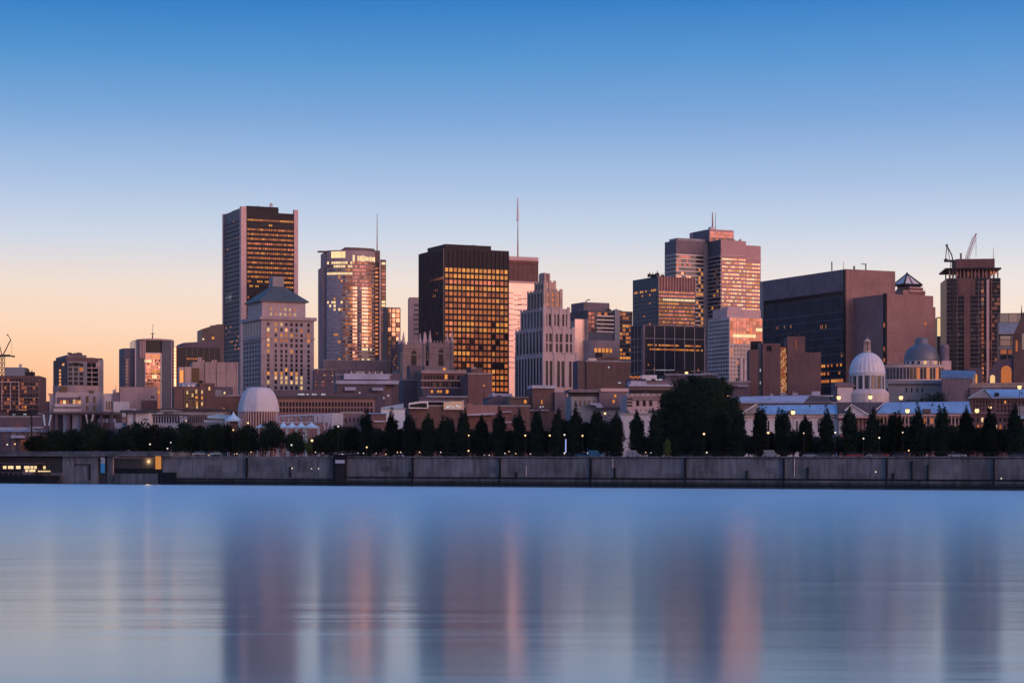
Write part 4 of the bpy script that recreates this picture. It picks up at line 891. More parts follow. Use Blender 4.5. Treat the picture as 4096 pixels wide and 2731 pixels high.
def mid_city():
    B = lowrise('office_building', 'hazy mauve podium with pillars at the foot of the curved glass tower', 1292, 1552, 1442, 1300, 'mauve_mid', win=(14, 1, 1475, 1510, .4, .9, 'mauve_dark')); B.done()
    B = lowrise('office_building', 'dark block dotted with small lights between the pyramid roof building and curved glass tower', 1255, 1345, 1478, 1230, 'mauve_dark', win=(12, 6, 1480, 1560, .4, .4, pk(1, (7, None), (2, 'win_slate'), (1, 'lit_orange'), (1, 'lit_white')))); B.done()
    B = lowrise('office_building', 'white banded terrace building with long pale blue balconies below the curved tower', 1345, 1565, 1500, 950, 'mauve_mid'); u, z = B.u, B.z
    B.box('terrace_roof', 'lilac_roof', u(1374), u(1555), -4, 0, z(1518), z(1495)); B.box('terrace_roof', 'lilac_roof', u(1342), u(1594), -6, 0, z(1537), z(1523)); B.box('roof_box', 'mauve_dark', u(1556), u(1602), 1, 12, 0, z(1490)); B.grid('F', u(1405), u(1525), 5, z(1494), z(1485), 1, .8, .8, 'win_slate', -.3)
    B.box('terrace_wall', 'concrete_pale', u(1403), u(1530), -.4, 1, z(1500), z(1485)); B.box('canopy', 'lilac_roof', u(1376), u(1421), -7, -5, z(1563), z(1550)); B.box('canopy', 'lilac_roof', u(1485), u(1528), -7, -5, z(1563), z(1552)); B.box('wall', 'mauve_dark', u(1345), u(1540), -5, 0, 0, z(1540)); B.grid('F', u(1350), u(1370), 2, z(1620), z(1540), 6, .6, .6, 'win_slate', -5)
    for q, p in ((1550, 1582), (1532, 1592), (1436, 1571), (1436, 1580), (1362, 1582), (1374, 1582), (1387, 1582), (1405, 1581), (1419, 1583), (1457, 1585)): B.win('F', u(q), z(p), .7, .7, 'lit_cool', -5.1)
    B.done()
    B = lowrise('warehouse', 'long rose brick building with two rows of dark windows right of the pale dome pavilion', 1095, 1500, 1592, 780, 'precast_rose', a=6, dep=22, win=(30, 2, 1604, 1652, .66, .72, 'win_dark')); u, z = B.u, B.z
    B.box('roof', 'dark_roof', -1, B.u(1500)+1, -1.2, 23, z(1592)+.1, z(1586)+.4); B.box('wall', 'precast_rose', 0, B.u(1275), -.3, 0, 0, z(1655)); B.grid('F', u(1100), u(1275), 16, z(1668), z(1655), 1, .6, .8, 'win_dark', -.35)
    for q in (1195, 1204, 1213, 1230, 1252, 1262, 1290, 1298): B.win('F', u(q), z(1576), .9, .5, 'lit_cool', 1)
    B.box('upper_wall', 'mauve_dark', 0, u(1300), 1.1, 14, z(1592), z(1560)); B.box('upper_wall', 'mauve_dark', u(1300), u(1500), 5, 18, z(1592), z(1573)); B.done()
    B = lowrise('house', 'low mauve house with three small dark windows left of the first columnar tree', 1365, 1450, 1652, 690, 'mauve_mid', win=(4, 1, 1670, 1688, .32, .9, 'win_dark')); B.box('roof_terrace', 'sign_grey', B.u(1325), B.u(1372), -1, 4, 0, B.z(1652)); B.done()
    B = lowrise('warehouse', 'pale blue sheet metal shed with rising roof behind the columnar trees', 1524, 1620, 1635, 760, 'white_paint', a=4); u, z = B.u, B.z
    b = MB(); b.extr([(0, z(1636)), (u(1614), z(1636)), (u(1614), z(1613)), (0, z(1629))], -.4, 16); b.obj('roof', 'blue_metal_roof', B.r); B.done()
    B = lowrise('house', 'low rose roofed shed between the first two columnar trees', 1486, 1545, 1655, 680, 'brick_brown', roof=('lilac_roof', 1649)); B.box('trim_band', 'lilac_roof', 0, B.u(1540), -.8, 0, B.z(1688), B.z(1682)); B.done()
    B = lowrise('warehouse', 'tall plain dark mauve wall left of the terraces with yellow lanterns', 1614, 1690, 1520, 900, 'mauve_dark', a=10); B.box('roof_box', 'mauve_dark', B.u(1640), B.u(1686), 1, 12, B.z(1520), B.z(1460)); B.box('glass_box', 'blue_glass', B.u(1664), B.u(1686), .6, 1, B.z(1516), B.z(1482)); B.done()
    B = lowrise('old_building', 'ornate stone building with galleries of dark windows under the twin church towers', 1688, 1872, 1484, 880, 'brick_brown', a=10, win=(14, 2, 1494, 1552, .62, .6, pk(3, (8, 'win_dark'), (2, 'win_slate'), (1, 'brick_red')))); u, z = B.u, B.z
    B.bands('cornice', 'trim_rose', 'F', -.5, u(1875), [z(1489), z(1521), z(1550)], .45, .7); B.win('F', u(1784), z(1506), 1.1, 2.0, 'lit_yellow', -.3); B.win('F', u(1779), z(1475), 1.3, 1.1, 'lit_yellow', 1); B.box('roof_box', 'mauve_mid', u(1700), u(1800), 1.2, 10, z(1484), z(1462))
    B.box('wall', 'mauve_dark', u(1688), u(1890), -3, -.3, 0, z(1556))
    for q, h in ((1724, 1.2), (1749, 1), (1760, 1), (1784, 1.6), (1787, 1.0)): B.win('F', u(q), z(1566), .9, h, 'lit_yellow', -3.1)
    B.done()
    B = lowrise('warehouse', 'plain tan brown block standing before the lower left windows of the black tower', 1872, 1968, 1496, 860, 'brick_brown', a=12); u, z = B.u, B.z; B.box('penthouse', 'brick_brown', u(1886), u(1931), .4, 12, z(1497), z(1470)); B.box('parapet', 'sign_grey', u(1886), u(1904), .2, .6, z(1473), z(1469)); B.win('F', u(1936), z(1541), .6, .6, 'lit_yellow'); B.mast(u(1935), -.2, z(1600), z(1560), .1, 'black_iron', 'drain_pipe'); B.done()
    B = lowrise('restaurant', 'low building with white framed rooftop gallery above a maroon wall', 1635, 1860, 1625, 700, 'brick_dark', a=5); u, z = B.u, B.z
    b = MB(); b.extr([(0, z(1620)), (0, z(1612)), (u(1680), z(1605)), (u(1712), z(1605)), (u(1712), z(1634)), (u(1708), z(1634)), (u(1706), z(1612)), (u(1682), z(1612)), (u(1638), z(1618)), (u(1637), z(1629)), (u(1708), z(1631)), (u(1708), z(1634)), (0, z(1634))], -2, 1); b.obj('gallery_frame', 'white_paint', B.r)
    B.box('gallery_roof', 'lilac_roof', u(1700), u(1800), -1.5, 3, z(1608), z(1604)); B.box('terrace_roof', 'lilac_roof', u(1708), u(1872), 2, 8, z(1587), z(1583)); B.box('upper_wall', 'mauve_dark', u(1680), u(1870), 3, 14, 0, z(1586)); B.grid('F', u(1640), u(1704), 4, z(1630), z(1612), 1, .8, .8, 'win_dark', -1); B.box('glass_gallery', 'blue_glass', u(1774), u(1853), -1, 1, z(1636), z(1604)); B.box('gallery_post', 'trim_rose', u(1851), u(1855), -1.3, 1, z(1637), z(1600)); B.box('glass_base', 'white_panel', u(1774), u(1855), -1.4, 0, z(1638), z(1635))
    for q, w in ((1790, .9), (1800, .5), (1812, .6), (1828, .8), (1838, .5)): B.win('F', u(q), z(1622+q % 7), w, .6, 'lit_cool', -1.1)
    B.done()
    B = lowrise('warehouse', 'broad low russet building with a pale sloping roof edge behind the columnar trees', 1855, 2120, 1625, 720, 'brick_brown', a=5); u, z = B.u, B.z
    b = MB(); b.extr([(0, z(1655)), (0, z(1620)), (u(1878), z(1610)), (u(1900), z(1622)), (u(1990), z(1622)), (u(1990), z(1655))], -.4, 12); b.obj('gable_wall', 'precast_rose', B.r)
    b = MB(); b.extr([(u(1862), z(1663)), (u(1980), z(1658)), (u(1980), z(1651)), (u(1862), z(1655))], -2, 2); b.obj('canopy', 'lilac_roof', B.r); b = MB(); b.extr([(u(2008), z(1650)), (u(2046), z(1647)), (u(2046), z(1644)), (u(2008), z(1647))], -2, 2); b.obj('canopy', 'lilac_roof', B.r); B.box('kiosk_roof', 'lilac_roof', u(2018), u(2048), -3, -2, z(1690), z(1686)); B.done()
    B = lowrise('restaurant', 'flat roofed grey pavilion with a white roof slab under the black tower', 1955, 2048, 1588, 800, 'mauve_dark', a=8); u, z = B.u, B.z
    B.box('roof', 'lilac_roof', u(1968), u(2046), -2, 10, z(1586), z(1574)); b = MB(); b.extr([(u(1950), z(1600)), (u(1970), z(1588)), (u(1992), z(1580)), (u(2020), z(1590)), (u(2020), z(1620)), (u(1940), z(1620))], -3, 6); b.obj('curved_roof', 'mauve_dark', B.r); B.box('chimney', 'white_panel', u(1973), u(1981), 2, 4, z(1575), z(1569)); B.done()
    B = lowrise('old_building', 'deep maroon brick block with a yellow lantern at the foot of the art deco tower', 2130, 2218, 1552, 780, 'brick_dark', a=8); u, z = B.u, B.z
    B.box('roof', 'lilac_roof', u(2126), u(2222), -1, 10, z(1553), z(1541)); B.box('wing', 'mauve_mid', u(2217), u(2266), -1.5, 8, 0, z(1568)); B.box('wing', 'brown_panel', u(2040), 0, 2, 14, 0, z(1588)); B.box('wing_roof', 'mauve_mid', u(2046), u(2116), 1, 14, z(1592), z(1586)); B.win('F', u(2167), z(1607), .6, 1.6, 'lit_yellow', -.2); B.win('F', u(2104), z(1605), 1.0, 1.3, 'lit_yellow', 1.9); B.win('F', u(2262), z(1561), .9, 1.2, 'lit_orange', -1.6); B.win('F', u(2162), z(1627), .5, .6, 'lit_cool', -.2); B.win('F', u(2172), z(1626), .4, .5, 'lit_cool', -.2); B.box('roof_trim', 'lilac_roof', u(2100), u(2186), -5, -4, z(1644), z(1640)); B.box('wall', 'brick_dark', u(2046), u(2240), -4, -1.6, 0, z(1644)); B.done()
    B = lowrise('old_building', 'blank dark brown block below the peach wall building, right of the art deco tower', 2346, 2520, 1446, 900, 'brick_dark', a=8, pc=None); u, z = B.u, B.z
    B.box('wall', 'mauve_dark', u(2312), 0, 1, 14, 0, z(1442)); B.box('penthouse', 'brick_dark', u(2390), u(2477), .5, 14, z(1447), z(1428)); B.box('roof_unit', 'steel_black', u(2392), u(2415), 3, 7, z(1430), z(1408)); B.box('roof_rail', 'trim_steel', u(2355), u(2390), 1, 1.2, z(1447), z(1432)); B.grid('F', u(2314), u(2342), 3, z(1560), z(1446), 12, .8, .35, 'win_slate', 1); B.win('F', u(2435), z(1468), .6, .6, 'lit_cool'); B.win('F', u(2478), z(1530), 1.4, .4, 'lit_cool'); B.done()
    B = lowrise('old_building', 'long low grey stone building with flat dark roofs behind the columnar trees', 2285, 2520, 1583, 740, 'concrete_grey', a=5, win=(12, 1, 1600, 1625, .35, .9, 'win_slate')); u, z = B.u, B.z
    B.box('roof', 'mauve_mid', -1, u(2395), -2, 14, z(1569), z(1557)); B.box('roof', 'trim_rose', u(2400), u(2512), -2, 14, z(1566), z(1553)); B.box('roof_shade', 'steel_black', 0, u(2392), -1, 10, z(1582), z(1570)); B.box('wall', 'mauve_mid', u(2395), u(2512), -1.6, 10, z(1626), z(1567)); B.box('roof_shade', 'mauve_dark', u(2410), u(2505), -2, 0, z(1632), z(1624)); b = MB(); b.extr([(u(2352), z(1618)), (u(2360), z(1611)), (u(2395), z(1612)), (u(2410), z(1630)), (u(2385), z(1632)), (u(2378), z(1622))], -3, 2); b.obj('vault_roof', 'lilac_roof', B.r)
    B.win('F', u(2458), z(1583), .8, 1.0, 'lit_yellow', -1.7); B.win('F', u(2452), z(1605), .8, 1.0, 'lit_yellow', -1.7); B.win('F', u(2485), z(1604), 2.6, .5, 'lit_amber', -1.7); B.done()
    B = lowrise('old_building', 'crenellated grey stone facade with arched windows left of the biggest tree', 2508, 2660, 1580, 710, 'limestone', a=5); u, z = B.u, B.z
    for q in range(6): B.box('merlon', 'limestone', u(2520+q*22), u(2533+q*22), -.5, .5, z(1581), z(1574))
    B.bands('cornice', 'mauve_dark', 'F', 0, u(2660), [z(1589), z(1598)], .35, .4)
    for q in (2551, 2577, 2603): B.wins.append((u(q), 0, z(1612), 0, 1.1, 2.0, 'win_dark', True))
    B.grid('F', u(2508), u(2530), 3, z(1628), z(1590), 3, .7, .5, 'win_dark', -.1); B.grid('F', u(2530), u(2640), 5, z(1645), z(1634), 1, .2, .4, 'win_dark'); B.done()
    B = lowrise('retaining_wall', 'tall smooth blue grey panel wall between columnar trees below the crenellated facade', 2482, 2640, 1658, 640, 'sign_grey', a=3, cat='wall', dep=6); B.done()
    B = lowrise('restaurant', 'pale stepped flat roofs with clutter at the foot of the black glass grid block', 2520, 2690, 1560, 790, 'mauve_mid', a=6); u, z = B.u, B.z
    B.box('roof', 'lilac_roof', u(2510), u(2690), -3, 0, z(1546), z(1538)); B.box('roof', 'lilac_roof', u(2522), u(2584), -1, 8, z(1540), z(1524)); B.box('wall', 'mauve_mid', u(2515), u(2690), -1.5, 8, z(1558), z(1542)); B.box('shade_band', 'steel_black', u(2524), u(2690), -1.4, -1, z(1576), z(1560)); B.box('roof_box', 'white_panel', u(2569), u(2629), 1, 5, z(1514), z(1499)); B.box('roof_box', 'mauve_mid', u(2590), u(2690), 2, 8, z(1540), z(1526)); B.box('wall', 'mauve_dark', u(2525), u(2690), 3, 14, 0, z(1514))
    for q in range(7): B.win('F', u(2524+q*6), z(1506+q % 3*2), .5, .7, 'lit_orange', .6)
    for q in (2593, 2601, 2631, 2645): B.win('F', u(q), z(1517), 1.2, .4, 'lit_cool', 1.6)
    B.done()
    B = lowrise('office_building', 'dark flat roofed block with a bright orange lamp behind the biggest tree', 2660, 2870, 1499, 900, 'mauve_dark', a=5); B.box('roof_trim', 'lilac_roof', 0, B.u(2810), -.6, 0, B.z(1500), B.z(1498)); B.box('roof_unit', 'white_panel', B.u(2808), B.u(2850), 2, 5, B.z(1503), B.z(1491)); B.box('roof_box', 'steel_black', B.u(2690), B.u(2770), 4, 10, B.z(1499), B.z(1478)); B.win('F', B.u(2752), B.z(1490), 1.3, 1.1, 'lamp_glow', 3.8)
    for q in (2640, 2660, 2690): B.win('F', B.u(q), B.z(1478), 3, .25, 'lit_cool', 3.8)
    B.done()
    B = lowrise('office_building', 'low lilac walled block with a white roof strip right of the biggest tree', 2870, 3000, 1528, 840, 'mauve_dark', a=-4); u, z = B.u, B.z; B.box('roof', 'mauve_mid', -.5, u(2993), -1, 8, z(1545), z(1531)); B.box('roof_trim', 'lilac_roof', u(2950), u(2993), -1.6, -1, z(1547), z(1543)); B.done()
    B = lowrise('old_building', 'far grey block filling the skyline gap left of the rounded mauve block', 60, 190, 1655, 860, 'mauve_dark', a=5); B.done()
    B = lowrise('warehouse', 'long grey row of arcades with small white lights below the old dark brick block', 590, 905, 1640, 700, 'mauve_mid', a=4, win=(34, 1, 1662, 1690, .5, .95, 'win_slate')); B.box('roof', 'dark_roof', -1, B.u(905)+1, -1, 14, B.z(1640), B.z(1634)); B.grid('F', 1, B.u(900), 40, B.z(1656), B.z(1650), 1, .25, .5, 'lit_cool', 0); B.done()
    B = lowrise('warehouse', 'dark low block with tiny roofline lights below the dark brick block', -60, 160, 1668, 760, 'mauve_dark', a=4); B.win('F', B.u(98), B.z(1656), 1.2, .4, 'lit_cool', 1); B.box('upper_wall', 'steel_black', B.u(33), B.u(130), 1, 12, B.z(1670), B.z(1640)); B.win('F', B.u(54), B.z(1657), 1.0, .3, 'lit_cool', .9); B.grid('F', B.u(60), B.u(92), 10, B.z(1710), B.z(1690), 3, .4, .4, pk(9, (2, 'lit_amber'), (3, None))); B.done()
mid_city()

# ------------------------------------------------------------------ domes and market on the right
def dome_church():
    B = Bd('chapel', 'white ribbed dome chapel with slender gilded lantern above the market roofs', 3481, 800, a=0)
    z = B.z; n = 48; R0 = (3552-3412)/2/FPX*800
    prof = [(R0*math.cos(a), z(1485)+(z(1404)-z(1485))*math.sin(a)) for a in [i*PI/2/14 for i in range(14)]]+[(.9, z(1403))]
    b = MB(); b.lathe([(R0*1.03, z(1489)), (R0*1.03, z(1485))]+prof, 96, 0, R0, None, 24, .02); b.obj('dome', 'dome_tin', B.r)
    b = MB(); b.lathe([(R0*.94, z(1620)), (R0*.94, z(1505)), (R0*1.02, z(1500)), (R0*1.02, z(1488)), (R0*.5, z(1487))], 32, 0, R0, smooth=False); d = b.obj('drum', 'white_panel', B.r)
    for i in range(12):
        a = -PI/2+(i-5.5)*2*PI/16*1.0
        x, y = R0*.95*math.cos(a), R0+R0*.95*math.sin(a)
        link('window', win_mesh(1.3, 5.2, 'win_slate', True), d, (x, y, z(1528)), a+PI/2)
    for i in range(16):
        a = 2*PI*(i+.0)/16; b = MB(); b.tube((R0*1.0*math.cos(a), R0+R0*1.0*math.sin(a), z(1556)), (R0*1.0*math.cos(a), R0+R0*1.0*math.sin(a), z(1500)), .28, .26, 8); b.obj('column', 'white_panel', d)
    b = MB(); b.lathe([(R0*1.25, z(1640)), (R0*1.25, z(1572)), (R0*1.05, z(1556)), (R0*.9, z(1556))], 24, 0, R0, smooth=False); b.obj('base', 'concrete_pale', B.r)
    b = MB()
    for i in range(6): a = 2*PI*i/6; b.tube((1.35*math.cos(a), R0+1.35*math.sin(a), z(1404)), (1.2*math.cos(a), R0+1.2*math.sin(a), z(1362)), .16, .14, 6)
    b.lathe([(1.6, z(1404)), (1.6, z(1400)), (0, z(1400))], 16, 0, R0); b.lathe([(1.3, z(1384)), (1.35, z(1383)), (1.3, z(1382))], 16, 0, R0); b.lathe([(1.55, z(1363)), (1.3, z(1358)), (.5, z(1352)), (.12, z(1350)), (.06, z(1338))], 16, 0, R0); b.obj('lantern', 'limestone_gold', B.r)
    B.box('wall', 'mauve_mid', B.u(3345), B.u(3425), R0-4, R0+6, 0, z(1527)); B.box('wall', 'concrete_pale', B.u(3353), B.u(3415), R0-5, R0+4, 0, z(1548)); B.box('cornice', 'mauve_mid', B.u(3343), B.u(3425), R0-5.4, R0+5, z(1545), z(1539)); B.done()
dome_church()

def dome_hall():
    B = Bd('town_hall', 'broad pale hall with colonnade under a dark tin dome and chimney', 3701, 870, a=0)
    z = B.z; u = B.u; r = (3772-3631)/2/FPX*870
    b = MB(); prof = [(r*math.cos(a)**.8, z(1440)+(z(1372)-z(1440))*math.sin(a)) for a in [i*PI/2/12 for i in range(10)]]
    b.lathe([(r*1.02, z(1441))]+prof+[(r*.38, z(1371)), (r*.36, z(1356)), (r*.3, z(1347)), (0, z(1345))], 40, 0, 8); b.obj('dome', 'dome_dark', B.r)
    b = MB(); b.lathe([(r*1.0, z(1560)), (r*1.0, z(1441)), (0, z(1441))], 32, 0, 8, smooth=False); d = b.obj('drum', 'concrete_pale', B.r)
    for i in range(9): a = -PI+PI*(i+.5)/9; link('window', win_mesh(1.1, 1.5, 'lit_white' if i > 3 and i % 2 == 0 else 'win_slate'), d, (r*math.cos(a), 8+r*math.sin(a), z(1450)), a+PI/2)
    # curved colonnaded wing
    ul, ur = u(3545), u(3775); W = ur-ul; n = 18; sag = 3.5; rad = (W*W/4+sag*sag)/(2*sag); cx, cy = (ul+ur)/2, -sag+rad; ha = math.asin(W/2/rad)
    P = lambda k, rr: (cx+rr*math.sin(-ha+2*ha*k/n), cy-rr*math.cos(-ha+2*ha*k/n))
    b = MB(); b.prism([P(k, rad) for k in range(n+1)]+[(ur, 14), (ul, 14)], 0, z(1468)); b.prism([P(k, rad+.7) for k in range(n+1)]+[(ur+.7, 14), (ul-.7, 14)], z(1468), z(1462)); b.prism([P(k, rad+.5) for k in range(n+1)]+[(ur+.5, 14), (ul-.5, 14)], z(1526), z(1521)); b.obj('wall', 'concrete_pale', B.r)
    b = MB(); b.prism([P(k, rad+.9) for k in range(n+1)]+[(ur+.9, 14), (ul-.9, 14)], z(1462), z(1458), None); b.obj('roof', 'grey_roof', B.r)
    for k in range(n):
        a = -ha+2*ha*(k+.5)/n; x, y = P(k+.5, rad); mm = 'win_slate' if k < 9 else ('lit_orange' if k % 3 == 0 else 'win_dark')
        B.wins.append((x, y, z(1494), a, 1.15, 4.9, mm, k in (10, 13)))
    b = MB(); b.lathe([(0, z(1376)), (1.5, z(1377)), (1.9, z(1381)), (1.9, z(1475))], 14, u(3787), 4); b.obj('chimney', 'mauve_mid', B.r); B.box('chimney_base', 'trim_rose', u(3771), u(3809), 2, 8, z(1478), z(1442)); 
    B.done()
    B = Bd('stone_terrace', 'long grey stone terrace wall with small slots under the domed hall', 3552, 830, a=-10, cat='building')
    z = B.z; u = B.u; B.box('wall', 'concrete_grey', 0, u(3872), 0, 16, 0, z(1521)); B.box('wall_band', 'mauve_dark', 0, u(3872), -.5, 0, z(1540), z(1534)); B.box('lower_wall', 'mauve_mid', u(3540), 0, 1, 10, 0, z(1552)); B.grid('F', u(3615), u(3700), 4, z(1570), z(1550), 1, .22, .9, 'win_dark', -.05); B.done()
    B = Bd('market_hall', 'silver barrel vaulted roof beside the domed hall', 3770, 815, a=-10, cat='building')
    z = B.z; u = B.u; b = MB(); u0, u1_ = u(3768), u(3888); vs = []; n = 10
    for k in range(n+1):
        a = PI/2*k/n; vs += [(u0, 9-9*math.cos(a)*1, z(1513)+(z(1476)-z(1513))*math.sin(a)), (u1_+2*math.sin(a), 9-9*math.cos(a), z(1516)+(z(1482)-z(1516))*math.sin(a))]
    b.add(vs+[(u0, 9, 0), (u1_, 9, 0), (u0, 0, 0), (u1_, 0, 0)], [(2*k, 2*k+1, 2*k+3, 2*k+2) for k in range(n)]+[tuple(2*k for k in range(n+1))+(2*n+2, 2*n+4), tuple(2*k+1 for k in range(n+1))+(2*n+3, 2*n+5)], None, True); b.obj('roof', 'lilac_roof', B.r); B.box('wall', 'mauve_mid', u(3768), u(3888), .3, 8, 0, z(1516)); B.done()
dome_hall()

def market():
    # long neoclassical market: each wing is a building of its own
    B = lowrise('market_building', 'white walled market wing with a long pale roof behind the columnar trees', 2968, 3352, 1658, 660, 'white_panel', a=-6, dep=14); u, z = B.u, B.z
    b = MB(); b.add([(u(3030), -1, z(1655)), (u(3352), -1, z(1655)), (u(3352), 8, z(1616)), (u(3040), 8, z(1618)), (u(3030), -1, z(1657.5)), (u(3352), -1, z(1657.5))], [(0, 1, 2, 3), (4, 5, 1, 0)]); b.obj('roof', 'blue_metal_roof', B.r)
    b = MB(); b.extr([(u(2968), z(1656)), (u(2968), z(1650)), (u(3022), z(1620)), (u(3034), z(1618)), (u(3034), z(1656))], -1.5, .2); b.obj('pediment', 'concrete_grey', B.r); b = MB(); b.extr([(u(2966), z(1655)), (u(2966), z(1650)), (u(3022), z(1617)), (u(3030), z(1615)), (u(3024), z(1621)), (u(2975), z(1649)), (u(2975), z(1655))], -2, -1.5); b.obj('pediment_trim', 'white_paint', B.r)
    B.box('cornice', 'trim_rose', 0, u(3352), -.6, 0, z(1669), z(1665)); B.grid('F', u(3060), u(3345), 10, z(1730), z(1680), 1, .2, .9, 'win_slate'); B.box('roof_unit', 'black_iron', u(3238), u(3243), 3, 4, z(1627), z(1619)); B.box('roof_hatch', 'brown_panel', u(3148), u(3165), -1.5, 2, z(1655), z(1643)); B.done()
    B = lowrise('market_building', 'lilac metal roofed hall with brown gable behind the white market wing', 2925, 3345, 1614, 720, 'mauve_mid', a=-6, dep=20); u, z = B.u, B.z
    b = MB(); b.add([(u(2922), -1, z(1613)), (u(3213), -1, z(1613)), (u(3245), 10, z(1578)), (u(2922), 10, z(1583))], [(0, 1, 2, 3)]); b.add([(u(2922), 10, z(1583)), (u(3075), 10, z(1583)), (u(3075), 9, z(1590)), (u(2922), 9, z(1588))], [(0, 1, 2, 3)]); b.obj('roof', 'lilac_roof', B.r)
    b = MB(); b.add([(u(3213), -1.1, z(1613)), (u(3330), -1.1, z(1613)), (u(3320), 10, z(1583)), (u(3250), 10, z(1579))], [(0, 1, 2, 3)]); b.obj('gable_roof', 'dark_brown_roof', B.r); B.box('roof_trim', 'lilac_roof', u(3245), u(3340), 10, 11, z(1584), z(1578)); B.box('roof_box', 'lilac_roof', u(3253), u(3287), 11, 14, z(1580), z(1562)); B.clutter(u(3080), u(3200), 10, z(1584), 4, 'concrete_grey', 1.6); B.box('side_wall', 'brick_brown', 0, u(2970), -1.4, 0, 0, z(1613)); B.done()
    B = lowrise('market_building', 'central market block with white triangular pediment and brown roof below the white dome', 3352, 3500, 1664, 655, 'precast_rose', a=-9, dep=16); u, z = B.u, B.z
    b = MB(); b.add([(u(3352), -.8, z(1655)), (u(3505), -.8, z(1655)), (u(3545), 8, z(1606)), (u(3345), 8, z(1606))], [(0, 1, 2, 3)]); b.obj('roof', 'dark_brown_roof', B.r); b = MB(); b.add([(u(3498), -.9, z(1642)), (u(3500), -.9, z(1646)), (u(3546), 8, z(1606)), (u(3543), 8, z(1603))], [(0, 1, 2, 3)]); b.obj('roof_trim', 'lilac_roof', B.r)
    b = MB(); b.extr([(u(3385), z(1662)), (u(3476), z(1662)), (u(3408), z(1620))], -2.5, -.8); pd = b.obj('pediment', 'white_panel', B.r); b = MB(); b.extr([(u(3408), z(1621)), (u(3406), z(1617)), (u(3480), z(1660)), (u(3476), z(1664))], -3, -2.5); b.extr([(u(3408), z(1621)), (u(3406), z(1617)), (u(3378), z(1640)), (u(3382), z(1644))], -3, -2.5); b.obj('pediment_trim', 'white_paint', B.r)
    B.box('cornice', 'trim_rose', 0, u(3500), -2.6, 0, z(1672), z(1663)); B.grid('F', u(3350), u(3395), 2, z(1740), z(1680), 1, .7, .9, 'sign_grey', -.2); 
    for i in range(6): B.box('column', 'precast_rose', u(3420+15*i)-.3, u(3420+15*i)+.3, -.7, .1, 0, z(1672))
    B.done()
    B = lowrise('market_building', 'rose stone market wing with the longest bright blue roof', 3500, 3884, 1656, 665, 'precast_rose', a=-9, dep=14); u, z = B.u, B.z
    b = MB(); b.add([(u(3496), -1, z(1655)), (u(3884), -1, z(1653)), (u(3884), 9, z(1604)), (u(3548), 9, z(1606))], [(0, 1, 2, 3)]); b.obj('roof', 'blue_metal_roof', B.r); B.box('cornice', 'trim_rose', 0, u(3884), -.8, 0, z(1664), z(1658)); B.ribs('pilaster', 'limestone_gold', 'F', .5, u(3884)-.5, 26, .35, .35, 0, z(1664)); B.grid('F', .5, u(3884)-.5, 26, z(1730), z(1668), 2, .5, .7, lambda i, j: 'lit_orange' if B.R.random() < .12 else 'win_dark'); B.box('roof_hatch', 'brown_panel', u(3690), u(3722), -1.3, 3, z(1652), z(1636)); B.box('roof_unit', 'black_iron', u(3731), u(3736), 5, 6, z(1620), z(1612)); B.done()
    B = lowrise('market_building', 'tall end pavilion of the market with blue gabled roof at the right edge', 3882, 4140, 1592, 690, 'brick_brown', a=-11, dep=18); u, z = B.u, B.z
    b = MB(); b.add([(u(3948), -1.2, z(1592)), (u(4150), -1.2, z(1590)), (u(4150), 9, z(1555)), (u(3938), 9, z(1553)), (u(3948), -1.2, z(1594)), (u(4150), -1.2, z(1593))], [(0, 1, 2, 3), (4, 5, 1, 0)]); b.obj('roof', 'blue_metal_roof', B.r)
    b = MB(); b.extr([(u(3874), z(1592)), (u(3968), z(1592)), (u(3937), z(1556))], -1.6, .1); b.obj('pediment', 'grey_roof', B.r); b = MB(); b.extr([(u(3937), z(1557)), (u(3937), z(1552)), (u(3972), z(1590)), (u(3968), z(1594))], -2, -1.6); b.extr([(u(3937), z(1557)), (u(3937), z(1552)), (u(3870), z(1592)), (u(3874), z(1595))], -2, -1.6); b.obj('pediment_trim', 'blue_metal_roof', B.r)
    B.box('cornice', 'mauve_mid', 0, u(4140), -.8, 0, z(1656), z(1651)); B.grid('F', u(3890), u(3980), 7, z(1645), z(1600), 3, .4, .6, 'win_dark'); B.grid('F', u(3985), u(4100), 8, z(1650), z(1600), 3, .4, .6, lambda i, j: 'lit_yellow' if (i, j) == (2, 0) else 'win_dark'); B.grid('F', u(3885), u(4100), 12, z(1750), z(1665), 3, .5, .6, pk(11, (5, 'win_dark'), (2, 'lit_orange'), (1, 'lit_cream'))); B.box('roof_unit', 'steel_black', u(3978), u(3996), -.5, 2, z(1585), z(1571)); B.box('porch_roof', 'blue_metal_roof', u(4060), u(4130), -3, -1, z(1675), z(1660)); B.box('porch_gable', 'concrete_grey', u(4070), u(4130), -2.8, -1, z(1660), z(1625)); B.done()
    B = lowrise('balustrade_terrace', 'glowing balustraded terrace above the blue roofed end pavilion', 3882, 4110, 1546, 780, 'mauve_mid', a=-11, dep=8); u, z = B.u, B.z; B.ribs('baluster', 'limestone_gold', 'F', 0, u(4110), 42, .3, .3, z(1546), z(1535), 0); B.bands('rail', 'limestone_gold', 'F', 0, u(4110), [z(1534), z(1547)], .35, .5); B.done()
market()
